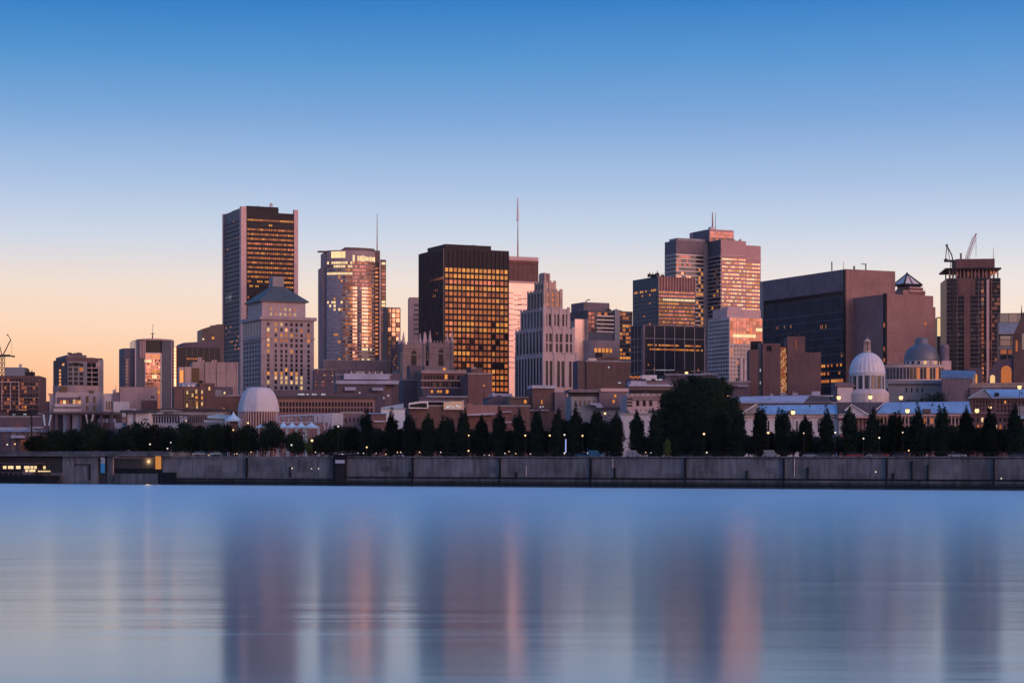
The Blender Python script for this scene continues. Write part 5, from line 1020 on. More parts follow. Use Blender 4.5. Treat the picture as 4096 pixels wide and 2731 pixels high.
# ------------------------------------------------------------------ pavilion, tents, sheds near the shore
def ppt(px, back, z=0): return qpt(qs(px, back), back, z)      # a point on the park, `back` metres behind the quay edge
def pavilion():
    p = ppt(1024, 42, G); D = p.y
    B = Bd('pavilion', 'large pale faceted dome pavilion with brown slatted walls above the round trees', 1024, D, a=0)
    z = B.z; R0 = (1106-943)/2/FPX*D; cy = R0
    prof = [(1.0, 1646), (1.01, 1640), (.985, 1624), (.94, 1606), (.875, 1588), (.79, 1572), (.68, 1559), (.54, 1549), (.38, 1546)]
    b = MB(); n = 8; vs = []
    nf = 48
    for r, py in prof:
        for i in range(nf):
            a = 2*PI*i/nf; k = PI/n; aa = (a+PI/8+.32) % (2*k)-k; f = math.cos(k)/math.cos(aa); f = 1-(1-f)*1.0
            vs.append((R0*1.03*r*(f*.75+.25)*math.cos(a), cy+R0*1.03*r*(f*.75+.25)*math.sin(a), z(py)))
    fs = [(q*nf+i, q*nf+(i+1) % nf, (q+1)*nf+(i+1) % nf, (q+1)*nf+i) for q in range(len(prof)-1) for i in range(nf)]+[tuple(len(vs)-nf+i for i in range(nf))]
    b.add(vs, fs); b.obj('dome', 'white_panel', B.r)
    b = MB(); b.lathe([(R0*.36, z(1548)), (R0*.36, z(1543)), (R0*.2, z(1541)), (0, z(1541))], 24, 0, cy, smooth=False); b.obj('dome_cap', 'mauve_dark', B.r)
    b = MB(); b.lathe([(R0*.92, 0), (R0*.92, z(1644)), (0, z(1644))], 32, 0, cy, smooth=False); b.obj('wall', 'brick_brown', B.r)
    b = MB()
    for i in range(44):
        a = 2*PI*i/44; x, y = R0*.95*math.cos(a), cy+R0*.95*math.sin(a); b.tube((x, y, 0), (x, y, z(1645)), .22, .22, 4)
    b.obj('slats', 'trim_rose', B.r)
    B.box('pillar', 'white_paint', -R0*1.0, -R0*.96, cy-1, cy, 0, z(1645)); B.done()
    def tent(px, w, h, yb, label, group, D0):
        c = ppt(px, D0, G); k = c.y; X = lambda q: at(q, k)-c.x; zz = lambda q: CAMZ-G+(1824-q)/FPX*k
        e = empty('tent', (c.x, c.y, G), 0, label, 'tent', group); W = w/FPX*k; b = MB(); n = 8; vs = []; ze, zp = zz(yb), zz(yb-h)
        for j in range(7):
            t = j/6; r = (1-t)**1.7*W/2+.05*W*(1-t)+.02; zc = ze+(zp-ze)*t
            for (sx_, sy_) in ((-1, -1), (1, -1), (1, 1), (-1, 1)): vs.append((r*sx_, r*sy_+W/2, zc))
        b.add(vs, [(j*4+i, j*4+(i+1) % 4, j*4+4+(i+1) % 4, j*4+4+i) for j in range(6) for i in range(4)], None, True); b.box(-W/2, W/2, 0, .1, ze-.35, ze); b.obj('canopy', 'tent_white', e)
        for s_ in (-1, 1):
            for y_ in (.2, W-.2): b = MB(); b.tube((s_*W*.47, y_, 0), (s_*W*.47, y_, ze), .12, .12, 6); b.obj('pole', 'tent_white', e)
        return e
    for i, (px, lb) in enumerate(((1131, 'first peaked pale blue tent from the pale dome pavilion, partly behind a tree'), (1166, 'second peaked pale blue tent in the row right of the pale dome pavilion'), (1203, 'third peaked pale blue tent in the row right of the pale dome pavilion'), (1243, 'fourth and rightmost peaked pale blue tent, its poles standing clear of the trees'))):
        tent(px, 42 if i < 3 else 60, 22, 1708, lb, 'peaked tents beside the dome pavilion', 30)
    tent(930, 58, 36, 1680, 'tall peaked pale blue tent against the left side of the dome pavilion', None, 34)
    tent(1045, 46, 16, 1708, 'small low pale tent at the right foot of the dome pavilion', None, 33)
    tent(800, 62, 14, 1812, 'small pale blue awning under the trees, left of two trunks', None, 12); tent(862, 46, 14, 1812, 'small pale blue awning under the trees, right of two trunks', None, 12)
    c = ppt(1210, 46, G); k = c.y; X = lambda q: at(q, k)-c.x; zz = lambda q: CAMZ-G+(1824-q)/FPX*k
    e = empty('stage_canopy', (c.x, c.y, G), 0, 'tangled white steel canopy with V shaped leg behind the peaked tents', 'canopy')
    b = MB(); R = random.Random(4)
    for i in range(38):
        x = 1105+i*5.6; b.tube((X(x), R.uniform(0, 3), zz(1660+R.uniform(0, 14))), (X(x+R.uniform(-4, 12)), R.uniform(0, 3), zz(1692-R.uniform(0, 12))), .22, .16, 4)
    b.tube((X(1105), 1, zz(1664)), (X(1330), 1, zz(1656)), .3); b.tube((X(1110), 1, zz(1690)), (X(1320), 1, zz(1690)), .25); b.obj('truss', 'lilac_roof', e)
    b = MB()
    for x0, x1 in ((1256, 1268), (1272, 1288)): b.box(X(x0), X(x1), .5, .9, zz(1688), zz(1660))
    b.box(X(1290), X(1322), .5, .9, zz(1690), zz(1659)); b.obj('panel', 'lilac_roof', e)
    for s_ in (-1, 1): b = MB(); b.tube((X(1306+s_*11), .7, zz(1690)), (X(1304+s_*5), .7, zz(1716)), .45, .3, 4); b.tube((X(1304+s_*5), .7, zz(1716)), (X(1303+s_*3), .7, 0), .25, .2, 4); b.obj('leg', 'lilac_roof', e)
pavilion()

def shed(kind, label, pl, pr, py_top, back, parts, cat='building'):
    c = ppt(pl, back, G); k = c.y
    B = Bd(kind, label, pl, k, -8, cat); return B
def left_sheds():
    B = shed('viaduct', 'long dark flat canopy on columns with white V braces below the mauve stone block', 168, 450, 1648, 40, None)
    u, z = B.u, B.z; B.box('deck', 'brown_panel', 0, u(450), 0, 10, z(1655), z(1647)); 
    for q in (200, 220, 268, 316, 366, 400, 440): B.box('column', 'mauve_dark', u(q)-.35, u(q)+.35, 1, 2, 0, z(1655))
    for q0, q1, m_ in ((240, 266, 'lilac_roof'), (277, 303, 'lilac_roof')): B.box('panel', m_, u(q0), u(q1), 3, 3.4, 0, z(1658))
    for s_ in ((172, 178), (203, 193), (342, 350), (372, 360)): b = MB(); b.tube((u(s_[0]), .5, z(1657)), (u(s_[1]), .5, z(1702)), .35, .25, 4); b.obj('brace', 'tent_white' if s_[0] < 210 else 'white_panel', B.r)
    B.box('back_wall', 'mauve_dark', 0, u(450), 9.4, 10, 0, z(1656)); 
    for q in (385, 400, 415, 430, 445): B.box('panel', 'lilac_roof', u(q), u(q+9), 2, 2.3, z(1690), z(1674))
    B.done()
    B = shed('kiosk', 'flat roofed white walled kiosk left of centre of the round trees', 484, 600, 1655, 30, None); u, z = B.u, B.z
    B.box('roof', 'dark_roof', 0, u(597), -1, 8, z(1651), z(1640)); B.box('roof_unit', 'lilac_roof', u(505), u(530), 1, 4, z(1640), z(1634)); B.box('wall', 'white_panel', u(508), u(535), .5, 6, 0, z(1652)); B.box('wall', 'white_panel', u(540), u(595), .5, 6, 0, z(1652)); B.box('post', 'mauve_dark', u(504), u(508), 0, .6, 0, z(1651)); B.box('post', 'mauve_dark', u(536), u(540), 0, .6, 0, z(1651))
    B.box('wall', 'lilac_roof', u(450), u(484), 2, 5, 0, z(1690)); B.done()
    B = shed('pillared_hall', 'white hall with dark openings between the kiosk and the dark brick block', 600, 745, 1655, 36, None); u, z = B.u, B.z
    B.box('wall', 'lilac_roof', 0, u(720), 0, 8, 0, z(1661)); B.box('roof', 'dark_roof', -1, u(725), -1, 9, z(1661), z(1656)); B.grid('F', 0, u(720), 11, z(1692), z(1664), 1, .5, .95, 'win_dark'); B.box('roof_deck', 'grey_roof', u(640), u(695), 0, 8, z(1646), z(1640)); B.box('roof_post', 'grey_roof', u(645), u(690), 2, 6, z(1656), z(1646)); B.done()
    B = shed('storage_tank_building', 'low grey tank like building with pale curved roof at the far left shore', -60, 135, 1700, 26, None); u, z = B.u, B.z
    b = MB(); b.prism([(u(-60), 0), (u(60), -2), (u(110), 0), (u(130), 5), (u(130), 16), (u(-60), 16)], 0, z(1727)); b.obj('wall', 'mauve_mid', B.r); b = MB(); b.prism([(u(-60), -1), (u(60), -3), (u(118), -1), (u(140), 5), (u(140), 17), (u(-60), 17)], z(1727), z(1716), None, [(u(-60), 1), (u(60), 0), (u(100), 2), (u(110), 7), (u(110), 14), (u(-60), 14)]); b.obj('roof', 'grey_roof', B.r); B.box('upper_roof', 'lilac_roof', u(-60), u(80), 4, 12, z(1716), z(1708)); B.box('upper_roof', 'lilac_roof', u(92), u(130), 6, 10, z(1712), z(1705))
    B.ribs('seam', 'mauve_dark', 'F', u(-40), u(110), 5, .25, 2.2, 0, z(1728)); b = MB(); b.tube((u(131), -1, 0), (u(131), -1, z(1650)), .3); b.obj('pole', 'steel_black', B.r); B.box('canopy', 'lilac_roof', u(66), u(110), -5, -2, z(1752), z(1742)); B.done()
    B = shed('container', 'rust orange container at the left end of the round trees', 83, 120, 1758, 11, None, 'container'); B.box('body', 'orange_panel', 0, B.u(122), 0, 2.6, 0, B.z(1758)); B.ribs('rib', 'orange_panel', 'F', .2, B.u(121), 8, .12, .08, .1, B.z(1760)); B.done()
    B = shed('glass_canopy', 'pale blue glass canopies with white masts behind the trees, left of the dome pavilion', 812, 930, 1665, 48, None); u, z = B.u, B.z
    b = MB(); b.extr([(u(830), z(1672)), (u(830), z(1662)), (u(870), z(1657)), (u(900), z(1660)), (u(905), z(1676)), (u(870), z(1674))], 0, 6); b.obj('roof', 'tent_white', B.r); B.box('roof', 'tent_white', u(812), u(900), 1, 4, z(1687), z(1680)); B.box('wall', 'blue_glass', u(815), u(900), 2, 5, 0, z(1680)); B.done()
left_sheds()

# ------------------------------------------------------------------ the quay
wall('quay_tide', c4(.03, .04, .035), .35, .6, .4); wall('quay_patch', c4(.19, .19, .20), .2)
def quay():
    L0, L1 = qs(690), qs(4096)+260; e = empty('quay_wall', (QX, QY, 0), QA, 'long grey concrete quay wall streaked with rain along the waterline', 'wall')
    ztop = 7.95
    b = MB(); b.box(L0, L1, 0, .7, -1.5, ztop-.35); b.obj('wall', 'quay_concrete', e)
    b = MB(); b.box(L0, L1, -.25, 1.1, ztop-.35, ztop); b.obj('coping', 'quay_concrete', e)
    b = MB(); b.box(L0, L1, -.55, 0, -1.5, 1.75); b.obj('apron', 'quay_low', e)
    b = MB(); b.box(qs(1388), L1, -.8, -.55, 1.6, 2.0); b.obj('fender_rail', 'quay_dark', e)
    b = MB(); b.box(L0, qs(1340), -.8, -.55, 1.0, 1.25); b.obj('fender_rail', 'quay_dark', e)
    b = MB(); b.box(L0, L1, -1.0, -.55, -.2, .28); b.obj('waterline_timber', 'quay_dark', e)
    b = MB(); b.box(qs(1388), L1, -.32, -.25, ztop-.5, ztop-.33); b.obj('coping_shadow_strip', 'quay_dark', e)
    sp = (qs(3977)-qs(1653))/6; x = qs(1653)
    for k in range(-1, 13):
        if k == -1: xx = qs(990)
        else: xx = x+sp*k
        b = MB(); b.box(xx-.2, xx+.2, -.85, 0, -.5, ztop-.4); b.obj('joint_post', 'quay_dark', e)
    # fine formwork joints and drips
    R = random.Random(8); b = MB(); q = L0
    while q < L1:
        q += R.uniform(1.2, 8); w = R.choice([.03, .05, .10]); b.box(q-w, q+w, -.03, .05, R.choice([1.8, 1.8, 3.5]), ztop-.4)
    b.obj('joint', 'quay_low', e)
    R = random.Random(9); q = L0
    for i, (px, h) in enumerate(((1640, 1.5), (2065, 1.5), (2460, 3), (2988, 2.2), (3232, 3.2), (3574, 1.6), (3712, 4), (3648, 5), (1162, 3))):
        b = MB(); s_ = qs(px); b.box(s_-.18, s_+.18, -.5, 0, 1.75, 1.75+h); b.box(s_-.3, s_+.3, -.55, 0, 1.75+h*.9, 1.75+h*.9+.35); b.obj('ladder_bracket', 'quay_dark', e)
    for px, hh in ((1644, 3.0), (2452, 5.5), (3178, 5.6), (2105, 3)):
        b = MB(); s_ = qs(px); b.tube((s_, -.12, 2.3), (s_, -.12, 2.3+hh), .09, .09, 6); b.obj('drain_pipe', 'trim_steel', e)
    for px, pz in ((3504, 3.9), (4006, 2.3), (1170, 4.4), (1248, 4.3), (1276, 4.3)):
        b = MB(); s_ = qs(px); b.lathe([(0, pz-.17), (.14, pz-.1), (.17, pz), (.14, pz+.1), (0, pz+.17)], 10, s_, -.3); b.tube((s_, -.3, pz), (s_, 0, pz), .05); b.obj('wall_lamp', 'lamp_cool', e)
    b = MB(); b.box(L0, L1, -.62, -.56, .28, .95); b.obj('tide_band', 'quay_tide', e)
    for i in range(26):
        s_ = R.uniform(L0, L1); z0 = R.uniform(2.3, 6.2); b = MB(); b.box(s_, s_+R.uniform(.8, 4.5), -.02, .05, z0, z0+R.uniform(.5, 2.2)); b.obj('repair_patch', R.choice(['quay_patch', 'quay_low', 'quay_patch']), e)
    # gate recess
    g0, g1 = qs(1340), qs(1388); c = empty('lock_gate', tuple(qpt(g0, -1.3, 0)), QA, 'dark steel gate housing with a pale panel over its doorway, interrupting the quay wall', 'gate')
    W = g1-g0; b = MB(); b.box(0, W, 0, 1.2, -1, ztop+.1); b.obj('frame', 'quay_dark', c); b = MB(); b.box(W*.22, W*.98, -.15, .0, 5.9, 6.9); b.obj('panel', 'sign_grey', c); b = MB(); b.box(W*.25, W*.95, -.12, .0, .2, 5.8); b.obj('door', 'steel_black', c); b = MB(); b.box(-W*.3, W*1.9, -.2, 1.4, ztop+.1, ztop+.5); b.obj('lintel', 'quay_dark', c)
    # railings: one per bay between joint posts
    k = 0; x0 = L0
    while x0 < qs(4096)+30:
        x1 = x0+sp; r = None
        c = tuple(qpt(x0, .8, ztop))
        if k == 0: first = r = empty('railing', c, QA, None, 'railing'); 
        if k == 0:
            b = MB(); b.box(0, sp, -.03, .03, 1.02, 1.1); b.box(0, sp, -.02, .02, .5, .55); b.obj('rail', 'black_iron', r)
            pm = MB(); pm.box(-.04, .04, -.04, .04, 0, 1.05); pmesh = pm.mesh('post', 'black_iron')
            for i in range(8): link('post', pmesh, r, (i*sp/8+1, 0, 0))
        else: r = dup(first, c, QA)
        names = ['left of the lone post', 'above the left part of the wall before the gate', 'just left of the steel gate', 'just right of the steel gate', 'in front of the first columnar trees', 'left of the pale panel wall', 'below the pale panel wall', 'in front of the biggest tree', 'below the white market wing', 'below the white dome chapel', 'below the longest blue roof', 'below the end pavilion', 'at the right edge', 'beyond the right edge']
        r['label'] = 'thin dark quay railing section '+names[min(k, len(names)-1)]; r['group'] = 'railings on top of the quay wall'
        k += 1; x0 = x1
quay()

def left_quay():
    L0, L1 = qs(0)-240, qs(690); e = empty('landing_stage', (QX, QY, 0), QA, 'dark covered landing stage with concrete deck at the left end of the quay', 'pier')
    b = MB(); b.box(L0, L1, -1.5, 10, 8.0, 9.2); b.obj('deck', 'quay_concrete', e); b = MB(); b.box(L0, L1, -1.8, -1.5, 8.9, 9.5); b.obj('parapet', 'quay_low', e)
    a0, a1, a2, a3 = qs(250), qs(390), qs(452), qs(640)
    
    for x0, x1 in ((a0, a1), (qs(430), a2), (a3+.8, L1)): b = MB(); b.box(x0, x1, 0, .7, -1.5, 8.0); b.obj('wall', 'quay_concrete', e)
    b = MB(); b.box(a1, qs(430), 2.5, 3, -1.5, 8.0); b.obj('recess', 'quay_dark', e); pl_ = bpy.data.lights.new('recess_light', 'POINT'); pl_.energy = 420; pl_.color = (1, .6, .25); pl_.shadow_soft_size = .4; po = bpy.data.objects.new('recess_light', pl_); C.objects.link(po); po.parent = e; po.location = (qs(590), .2, 6.4)
    b = MB(); b.box(a2, a3, 3, 3.5, 2, 8.0); b.obj('recess_wall', 'brick_brown', e)
    b = MB(); b.box(a2, a3, .3, 3, 2.6, 4.2); b.obj('ledge', 'quay_dark', e); b = MB(); b.box(a2+.5, a3-.5, -.4, 3, -1.5, 2.6); b.obj('ledge_base', 'quay_low', e)
    b = MB(); b.box(a2, a3-1, -.1, .15, 7.4, 7.65); b.box(a2, a2+.25, -.1, .15, 2, 7.6); b.obj('recess_frame', 'limestone_gold', e)
    b = MB(); s_ = qs(493); b.box(s_-.6, s_+.3, 2.9, 3, 4.2, 6.9); b.obj('door', 'steel_black', e); b = MB(); b.box(qs(537), qs(545), 2.5, 2.9, 6.2, 7.2); b.obj('lamp', 'lamp_glow', e); b = MB(); b.box(qs(623), qs(643), -.2, .2, 4.0, 8.0); b.obj('lit_panel', 'lit_yellow', e)
    b = MB(); b.box(a3+.8, L1+1.5, -1.2, 0, -1.5, 3); b.obj('buttress', 'quay_dark', e)
    b = MB(); b.box(qs(300), qs(362), -.5, 0, 5.3, 5.5); b.box(qs(358), qs(362), -.5, 0, .5, 5.3); b.obj('pipe_frame', 'quay_dark', e)
    for px, z0, z1 in ((318, 5.8, 7.2), (344, .6, 4.6), (360, 2.6, 4.6), (276, 5.2, 6.4), (293, 4.8, 6.2)): b = MB(); s_ = qs(px); b.tube((s_, -.4, z0), (s_, -.4, z1), .07, .07, 5); b.obj('ladder_rail', 'trim_steel', e)
    b = MB(); b.box(L0, a0, -.6, 0, -1.5, 2.8); b.obj('low_wall', 'quay_low', e); b = MB(); b.box(L0, a0, 4, 4.5, 2, 8); b.obj('back_wall', 'quay_dark', e)
    # moored boat with lit cabin windows
    c = empty('ferry_boat', tuple(qpt(qs(-25), -6, 0)), QA, 'long dark boat moored at the left quay with a row of bright yellow cabin windows', 'boat')
    W = qs(252)-qs(-25); b = MB(); b.prism([(0, 0), (W-3, 0), (W, 2.5), (W-3, 5), (0, 5)], -.6, 1.6, None, [(-.5, -.3), (W-2, -.3), (W+1.5, 2.5), (W-2, 5.3), (-.5, 5.3)]); b.prism([(-.5, -.35), (W-2, -.35), (W+1.5, 2.5), (W-2, 5.35), (-.5, 5.35)], 1.6, 1.9); b.obj('hull', 'quay_dark', c)
    b = MB(); b.box(0, W-7, .4, 4.6, 1.9, 5.6); cb = b.obj('cabin', 'steel_black', c); b = MB(); b.box(-.5, W-6, 0, 5, 5.6, 5.8); b.obj('cabin_roof', 'mauve_dark', c)
    for px, w in ((10, 22), (28, 18), (64, 15), (82, 10), (93, 12), (118, 20), (152, 24), (172, 12), (186, 12), (222, 10)):
        b = MB(); s_ = qs(px)-qs(-25); ww = w/FPX*640/.95; b.box(s_-ww/2, s_+ww/2, .3, .42, 4.0, 4.95); b.obj('window', 'lit_cream', cb)
    for px in (205, 215, 226, 236, 246): b = MB(); s_ = qs(px-2)-qs(-25); b.box(s_-.35, s_+.35, -.05, .1, 3.1, 3.5); b.obj('deck_light', 'lit_cream', c)
    for px in (152, 168, 180): b = MB(); s_ = qs(px)-qs(-25); b.box(s_-.5, s_+.5, .25, .42, 3.1, 3.8); b.obj('window', 'lit_cream', cb)
    b = MB()
    for i in range(12): s_ = W*(.02+.075*i); b.tube((s_, -.2, 1.9), (s_, -.2, 2.9), .05, .05, 4)
    b.box(0, W*.9, -.23, -.17, 2.85, 2.95); b.obj('deck_rail', 'mauve_mid', c)
    b = MB(); s_ = W*.58; b.box(s_, s_+4, .38, .42, 2.2, 3.4); b.obj('deck_grille', 'mauve_mid', c)
    # hanging banner
    c = empty('sign_board', tuple(qpt(qs(416), -.7, 0)), QA, 'upright board, pale grey above bright blue, beside the lit recess in the quay', 'sign')
    w = (425-406)/FPX*620/2; zz = lambda p: CAMZ+(1824-p)/FPX*622
    b = MB(); b.box(-w, w, 0, .15, zz(1891), zz(1853)); b.obj('lower_panel', 'sign_blue', c); b = MB(); b.box(-w, w, -.02, .15, zz(1853), zz(1829)); up = b.obj('upper_panel', 'sign_grey', c)
    b = MB()
    for x0, x1, z0, z1 in ((-.9, -.8, .5, 1.1), (-.9, -.5, 1.05, 1.15), (-.9, -.5, .75, .85), (-.55, -.45, .8, 1.15), (-.3, -.2, .4, 1.2), (-.3, .1, 1.1, 1.2), (-.3, 0, .75, .85), (.3, .4, .6, 1.2), (.3, .75, 1.1, 1.2), (-.9, .6, .15, .22)): b.box(w*x0, w*x1, -.06, -.02, zz(1853)+z0, zz(1853)+z1)
    b.obj('lettering', 'mauve_dark', up); b = MB(); b.tube((0, .1, 0), (0, .1, zz(1891)), .12); b.obj('post', 'quay_dark', c)
left_quay()

# ------------------------------------------------------------------ trees
def leafmat(n, c):
    m, t, b = newmat(n); r = rnd_node(t)
    k = N(t, 'ShaderNodeMapRange'); t.links.new(r, k.inputs[0]); k.inputs[3].default_value = .45; k.inputs[4].default_value = 1.5
    mu = N(t, 'ShaderNodeVectorMath', operation='SCALE'); mu.inputs[0].default_value = c; t.links.new(k.outputs[0], mu.inputs['Scale']); t.links.new(mu.outputs[0], b.inputs['Base Color'])
    b.inputs['Roughness'].default_value = .75; b.inputs['Specular IOR Level'].default_value = .15
leafmat('leaf_dark', (.009, .022, .010)); leafmat('leaf_cypress', (.006, .017, .010)); leafmat('leaf_bright', (.05, .085, .02)); wall('bark', c4(.05, .04, .035), .2, .9, 1)
def crown(name, lobes, n, size, mat, seed):
    """leaf clumps scattered through a set of ellipsoid lobes (cx, cy, cz, rx, ry, rz), denser towards the skin"""
    R = random.Random(seed); v = []; f = []
    tot = sum(l[3]*l[4]+l[3]*l[5]+l[4]*l[5] for l in lobes)
    for (cx, cy, cz, rx, ry, rz) in lobes:
        k = int(n*(rx*ry+rx*rz+ry*rz)/tot)
        clumps = [(R.uniform(-1, 1), R.uniform(-1, 1), R.uniform(-1, 1)) for _ in range(14)]
        for _ in range(k):
            d = Vector((R.gauss(0, 1), R.gauss(0, 1), R.gauss(0, 1))).normalized()
            bump = 1+.16*max(sum(1 for c in clumps if Vector(c).normalized().dot(d) > .82), 0)-.12
            r = (R.random()**.38)*bump*R.uniform(.86, 1.1)
            p = Vector((cx+d.x*rx*r, cy+d.y*ry*r, cz+d.z*rz*r))
            a = Vector((R.gauss(0, 1), R.gauss(0, 1), R.gauss(0, 1))).normalized(); b_ = a.orthogonal().normalized(); s = size*R.uniform(.5, 1.35)
            a *= s; b_ *= s*.7; o = len(v); v += [tuple(p-a), tuple(p+b_), tuple(p+a*.9), tuple(p-b_)]; f.append((o, o+1, o+2, o+3))
    me = bpy.data.meshes.new(name); me.from_pydata(v, [], f); me.materials.append(M[mat]); me.update(); return me
def trunk(h, r, limbs, seed):
    b = MB(); R = random.Random(seed); b.tube((0, 0, 0), (0, 0, h*.5), r, r*.75, 8); b.tube((0, 0, h*.5), (R.uniform(-.1, .1), 0, h), r*.75, r*.2, 7)
    for i in range(limbs): a = R.uniform(0, 2*PI); z0 = h*R.uniform(.3, .7); b.tube((0, 0, z0), (math.cos(a)*h*.28, math.sin(a)*h*.28, z0+h*.3), r*.4, r*.1, 5)
    return b.mesh('trunk', 'bark')
def proto(kind, lobes, n, size, mat, h, r, limbs, seed):
    e = empty(kind, (0, 0, 0), 0, None, 'tree'); link('crown', crown('crown', lobes, n, size, mat, seed), e); link('trunk', trunk(h, r, limbs, seed), e); return e
def spindle(seed, tops=1):
    """upright shoots packed round a column: straight ragged sides, one to three pointed tips"""
    R = random.Random(seed); L = []
    for k in range(8):
        t = k/7; L.append((R.uniform(-.15, .15), R.uniform(-.15, .15), 1.2+t*8.2, (1.55 if t < .8 else 1.3)*R.uniform(.9, 1.1), 1.5, 1.3))
    for k in range(11):
        a = 2*PI*k/11+R.uniform(-.2, .2); r = R.uniform(.55, 1.15); top = R.uniform(8.6, 11.6); h = R.uniform(3, 4.6); L.append((r*math.cos(a), r*math.sin(a), top-h*.5, R.uniform(.42, .62), .5, h*.62))
    for q in range(tops): L.append(((q-(tops-1)/2)*1.15+R.uniform(-.2, .2), R.uniform(-.2, .2), 11.0-.5*abs(q-.7), .52, .5, 2.9-.35*q)); L.append(((q-(tops-1)/2)*1.1, 0, 9.6, .85, .8, 2.2))
    return L
cyp = [proto('columnar_tree', spindle(s, t_), 9000, .25, 'leaf_cypress', 11, .22, 0, s) for s, t_ in ((1, 1), (2, 2), (3, 1), (4, 2), (6, 3), (7, 1))]
R5 = random.Random(5)
def blob(R, w, h):
    L = [(0, 0, h*.55, w*.42, w*.42, h*.42)]
    for i in range(9): a = 2*PI*i/9+R.uniform(-.3, .3); L.append((math.cos(a)*w*.27, math.sin(a)*w*.27, h*R.uniform(.32, .72), w*R.uniform(.17, .25), w*.2, h*R.uniform(.17, .25)))
    L.append((R.uniform(-.6, .6), 0, h*.86, w*.18, w*.18, h*.14)); return L
rnd = [proto('round_tree', blob(random.Random(s), 8, 8.6), 7500, .27, 'leaf_dark', 6, .2, 5, s) for s in (21, 22, 23)]
used = set()
def place(protos, i, px, py, base_w, base_h, back, width_px, label, group, seed):
    R = random.Random(seed); p = ppt(px, back, G); src = protos[i % len(protos)]
    h = CAMZ-G+(1824-py)/FPX*p.y; w = width_px/FPX*p.y
    sc = (w/base_w, w/base_w, h/base_h); rz = R.uniform(0, 6.28)
    if id(src) not in used and False: pass
    if src.name not in used:
        used.add(src.name); src.location = p; src.rotation_euler = (0, 0, rz); src.scale = sc; src['label'] = label; o = src
        if group: src['group'] = group
    else:
        o = dup(src, p, rz, sc, label, group)
        if not group and 'group' in o: del o['group']
    return o
cols = [(1468, 1632), (1565, 1636), (1638, 1650), (1713, 1650), (1788, 1663), (1854, 1645), (1924, 1658), (1997, 1630), (2077, 1633), (2148, 1640), (2231, 1632), (2304, 1622), (2386, 1635), (2467, 1643), (2546, 1643), (2625, 1635), (2705, 1634), (2792, 1632), (2873, 1630), (2953, 1640), (3041, 1624), (3129, 1632), (3220, 1658), (3307, 1625), (3399, 1624), (3490, 1632), (3580, 1643), (3672, 1615), (3768, 1623), (3863, 1620), (3959, 1627), (4058, 1620)]
clab = ['leftmost columnar tree, just right of the low mauve house', 'second columnar tree from the left, before the pale metal shed', 'third columnar tree from the left, below the plain dark mauve wall', 'fourth columnar tree from the left, below the white framed gallery', 'fifth columnar tree from the left, the shortest of its neighbours', 'sixth columnar tree from the left, below the tan brown block', 'seventh columnar tree from the left, in front of the pale canopy edge', 'columnar tree straight below the right side of the black tower', 'columnar tree below the left edge of the art deco tower', 'columnar tree below the maroon block with the yellow lantern', 'columnar tree below the right edge of the art deco tower', 'tall pointed columnar tree right of the small white vault roof', 'columnar tree below the long low grey stone building', 'wide columnar tree at the left edge of the smooth blue grey wall', 'columnar tree standing alone against the smooth blue grey wall', 'columnar tree at the left side of the biggest tree', 'left columnar tree of the three hidden against the biggest tree', 'middle columnar tree of the three hidden against the biggest tree', 'right columnar tree of the three hidden against the biggest tree', 'columnar tree at the right side of the biggest tree', 'columnar tree before the left gable of the white market wing', 'columnar tree before the middle of the white market wing', 'shorter columnar tree before the right half of the white market wing', 'columnar tree at the right end of the white market wing', 'columnar tree before the white triangular pediment', 'columnar tree right of the white triangular pediment, below the white dome', 'short double tipped columnar tree before the long blue roof', 'tallest columnar tree before the middle of the long blue roof', 'double tipped columnar tree before the right half of the long blue roof', 'columnar tree where the long blue roof meets the end pavilion', 'columnar tree before the middle of the end pavilion', 'rightmost columnar tree, near the right edge of the photo']
for i, (px, py) in enumerate(cols): place(cyp, [0, 5, 1, 2, 4, 3, 2, 5, 0, 3][i % 10] if px < 3000 else [1, 4, 2, 5, 2, 0, 4, 5, 3, 2, 0, 5][i-20], px, py-5, 2.95, 13.9, 7.5, 50 if px < 2400 else 55, clab[i], 'columnar trees in the row along the quay', 100+i)
rl = [(150, 1738, 84, 10, 'lowest round tree at the left end of the shore trees'), (222, 1716, 92, 15, 'round tree before the white V braces'), (292, 1712, 84, 17, 'round tree below the lit terrace'), (367, 1684, 92, 14, 'tall round tree below the right end of the lit terrace block'), (438, 1712, 84, 18, 'round tree below the pale blue billboard panel'),
      (489, 1706, 84, 15, 'round tree left of the flat roofed kiosk'), (544, 1684, 92, 17, 'tall round tree below the flat roofed kiosk'), (612, 1690, 88, 14, 'round tree just right of the kiosk'), (675, 1700, 80, 17, 'round tree below the white pillared hall'), (736, 1682, 84, 13, 'dark round tree below the old dark brick block'),
      (792, 1696, 84, 15, 'round tree above the left pale blue awning'), (858, 1692, 88, 13, 'round tree above the right pale blue awning'), (905, 1690, 80, 16, 'round tree below the tall tent'), (986, 1694, 84, 12, 'round tree before the dome pavilion slatted wall'), (1084, 1680, 88, 12, 'round tree at the right foot of the dome pavilion'),
      (1178, 1722, 66, 12, 'small round tree under the peaked tents'), (1292, 1732, 84, 13, 'round tree just right of the bright lantern'), (1352, 1698, 88, 15, 'round tree below the low mauve house'), (1412, 1700, 84, 17, 'round tree left of the first columnar tree'),
      (1512, 1706, 80, 20, 'round tree between the first two columnar trees')]
for i, (px, py, w, bk, lb) in enumerate(rl): place(rnd, i, px, py, 7.2, 8.9, bk, w*1.2, lb, 'round trees along the left shore', 300+i)
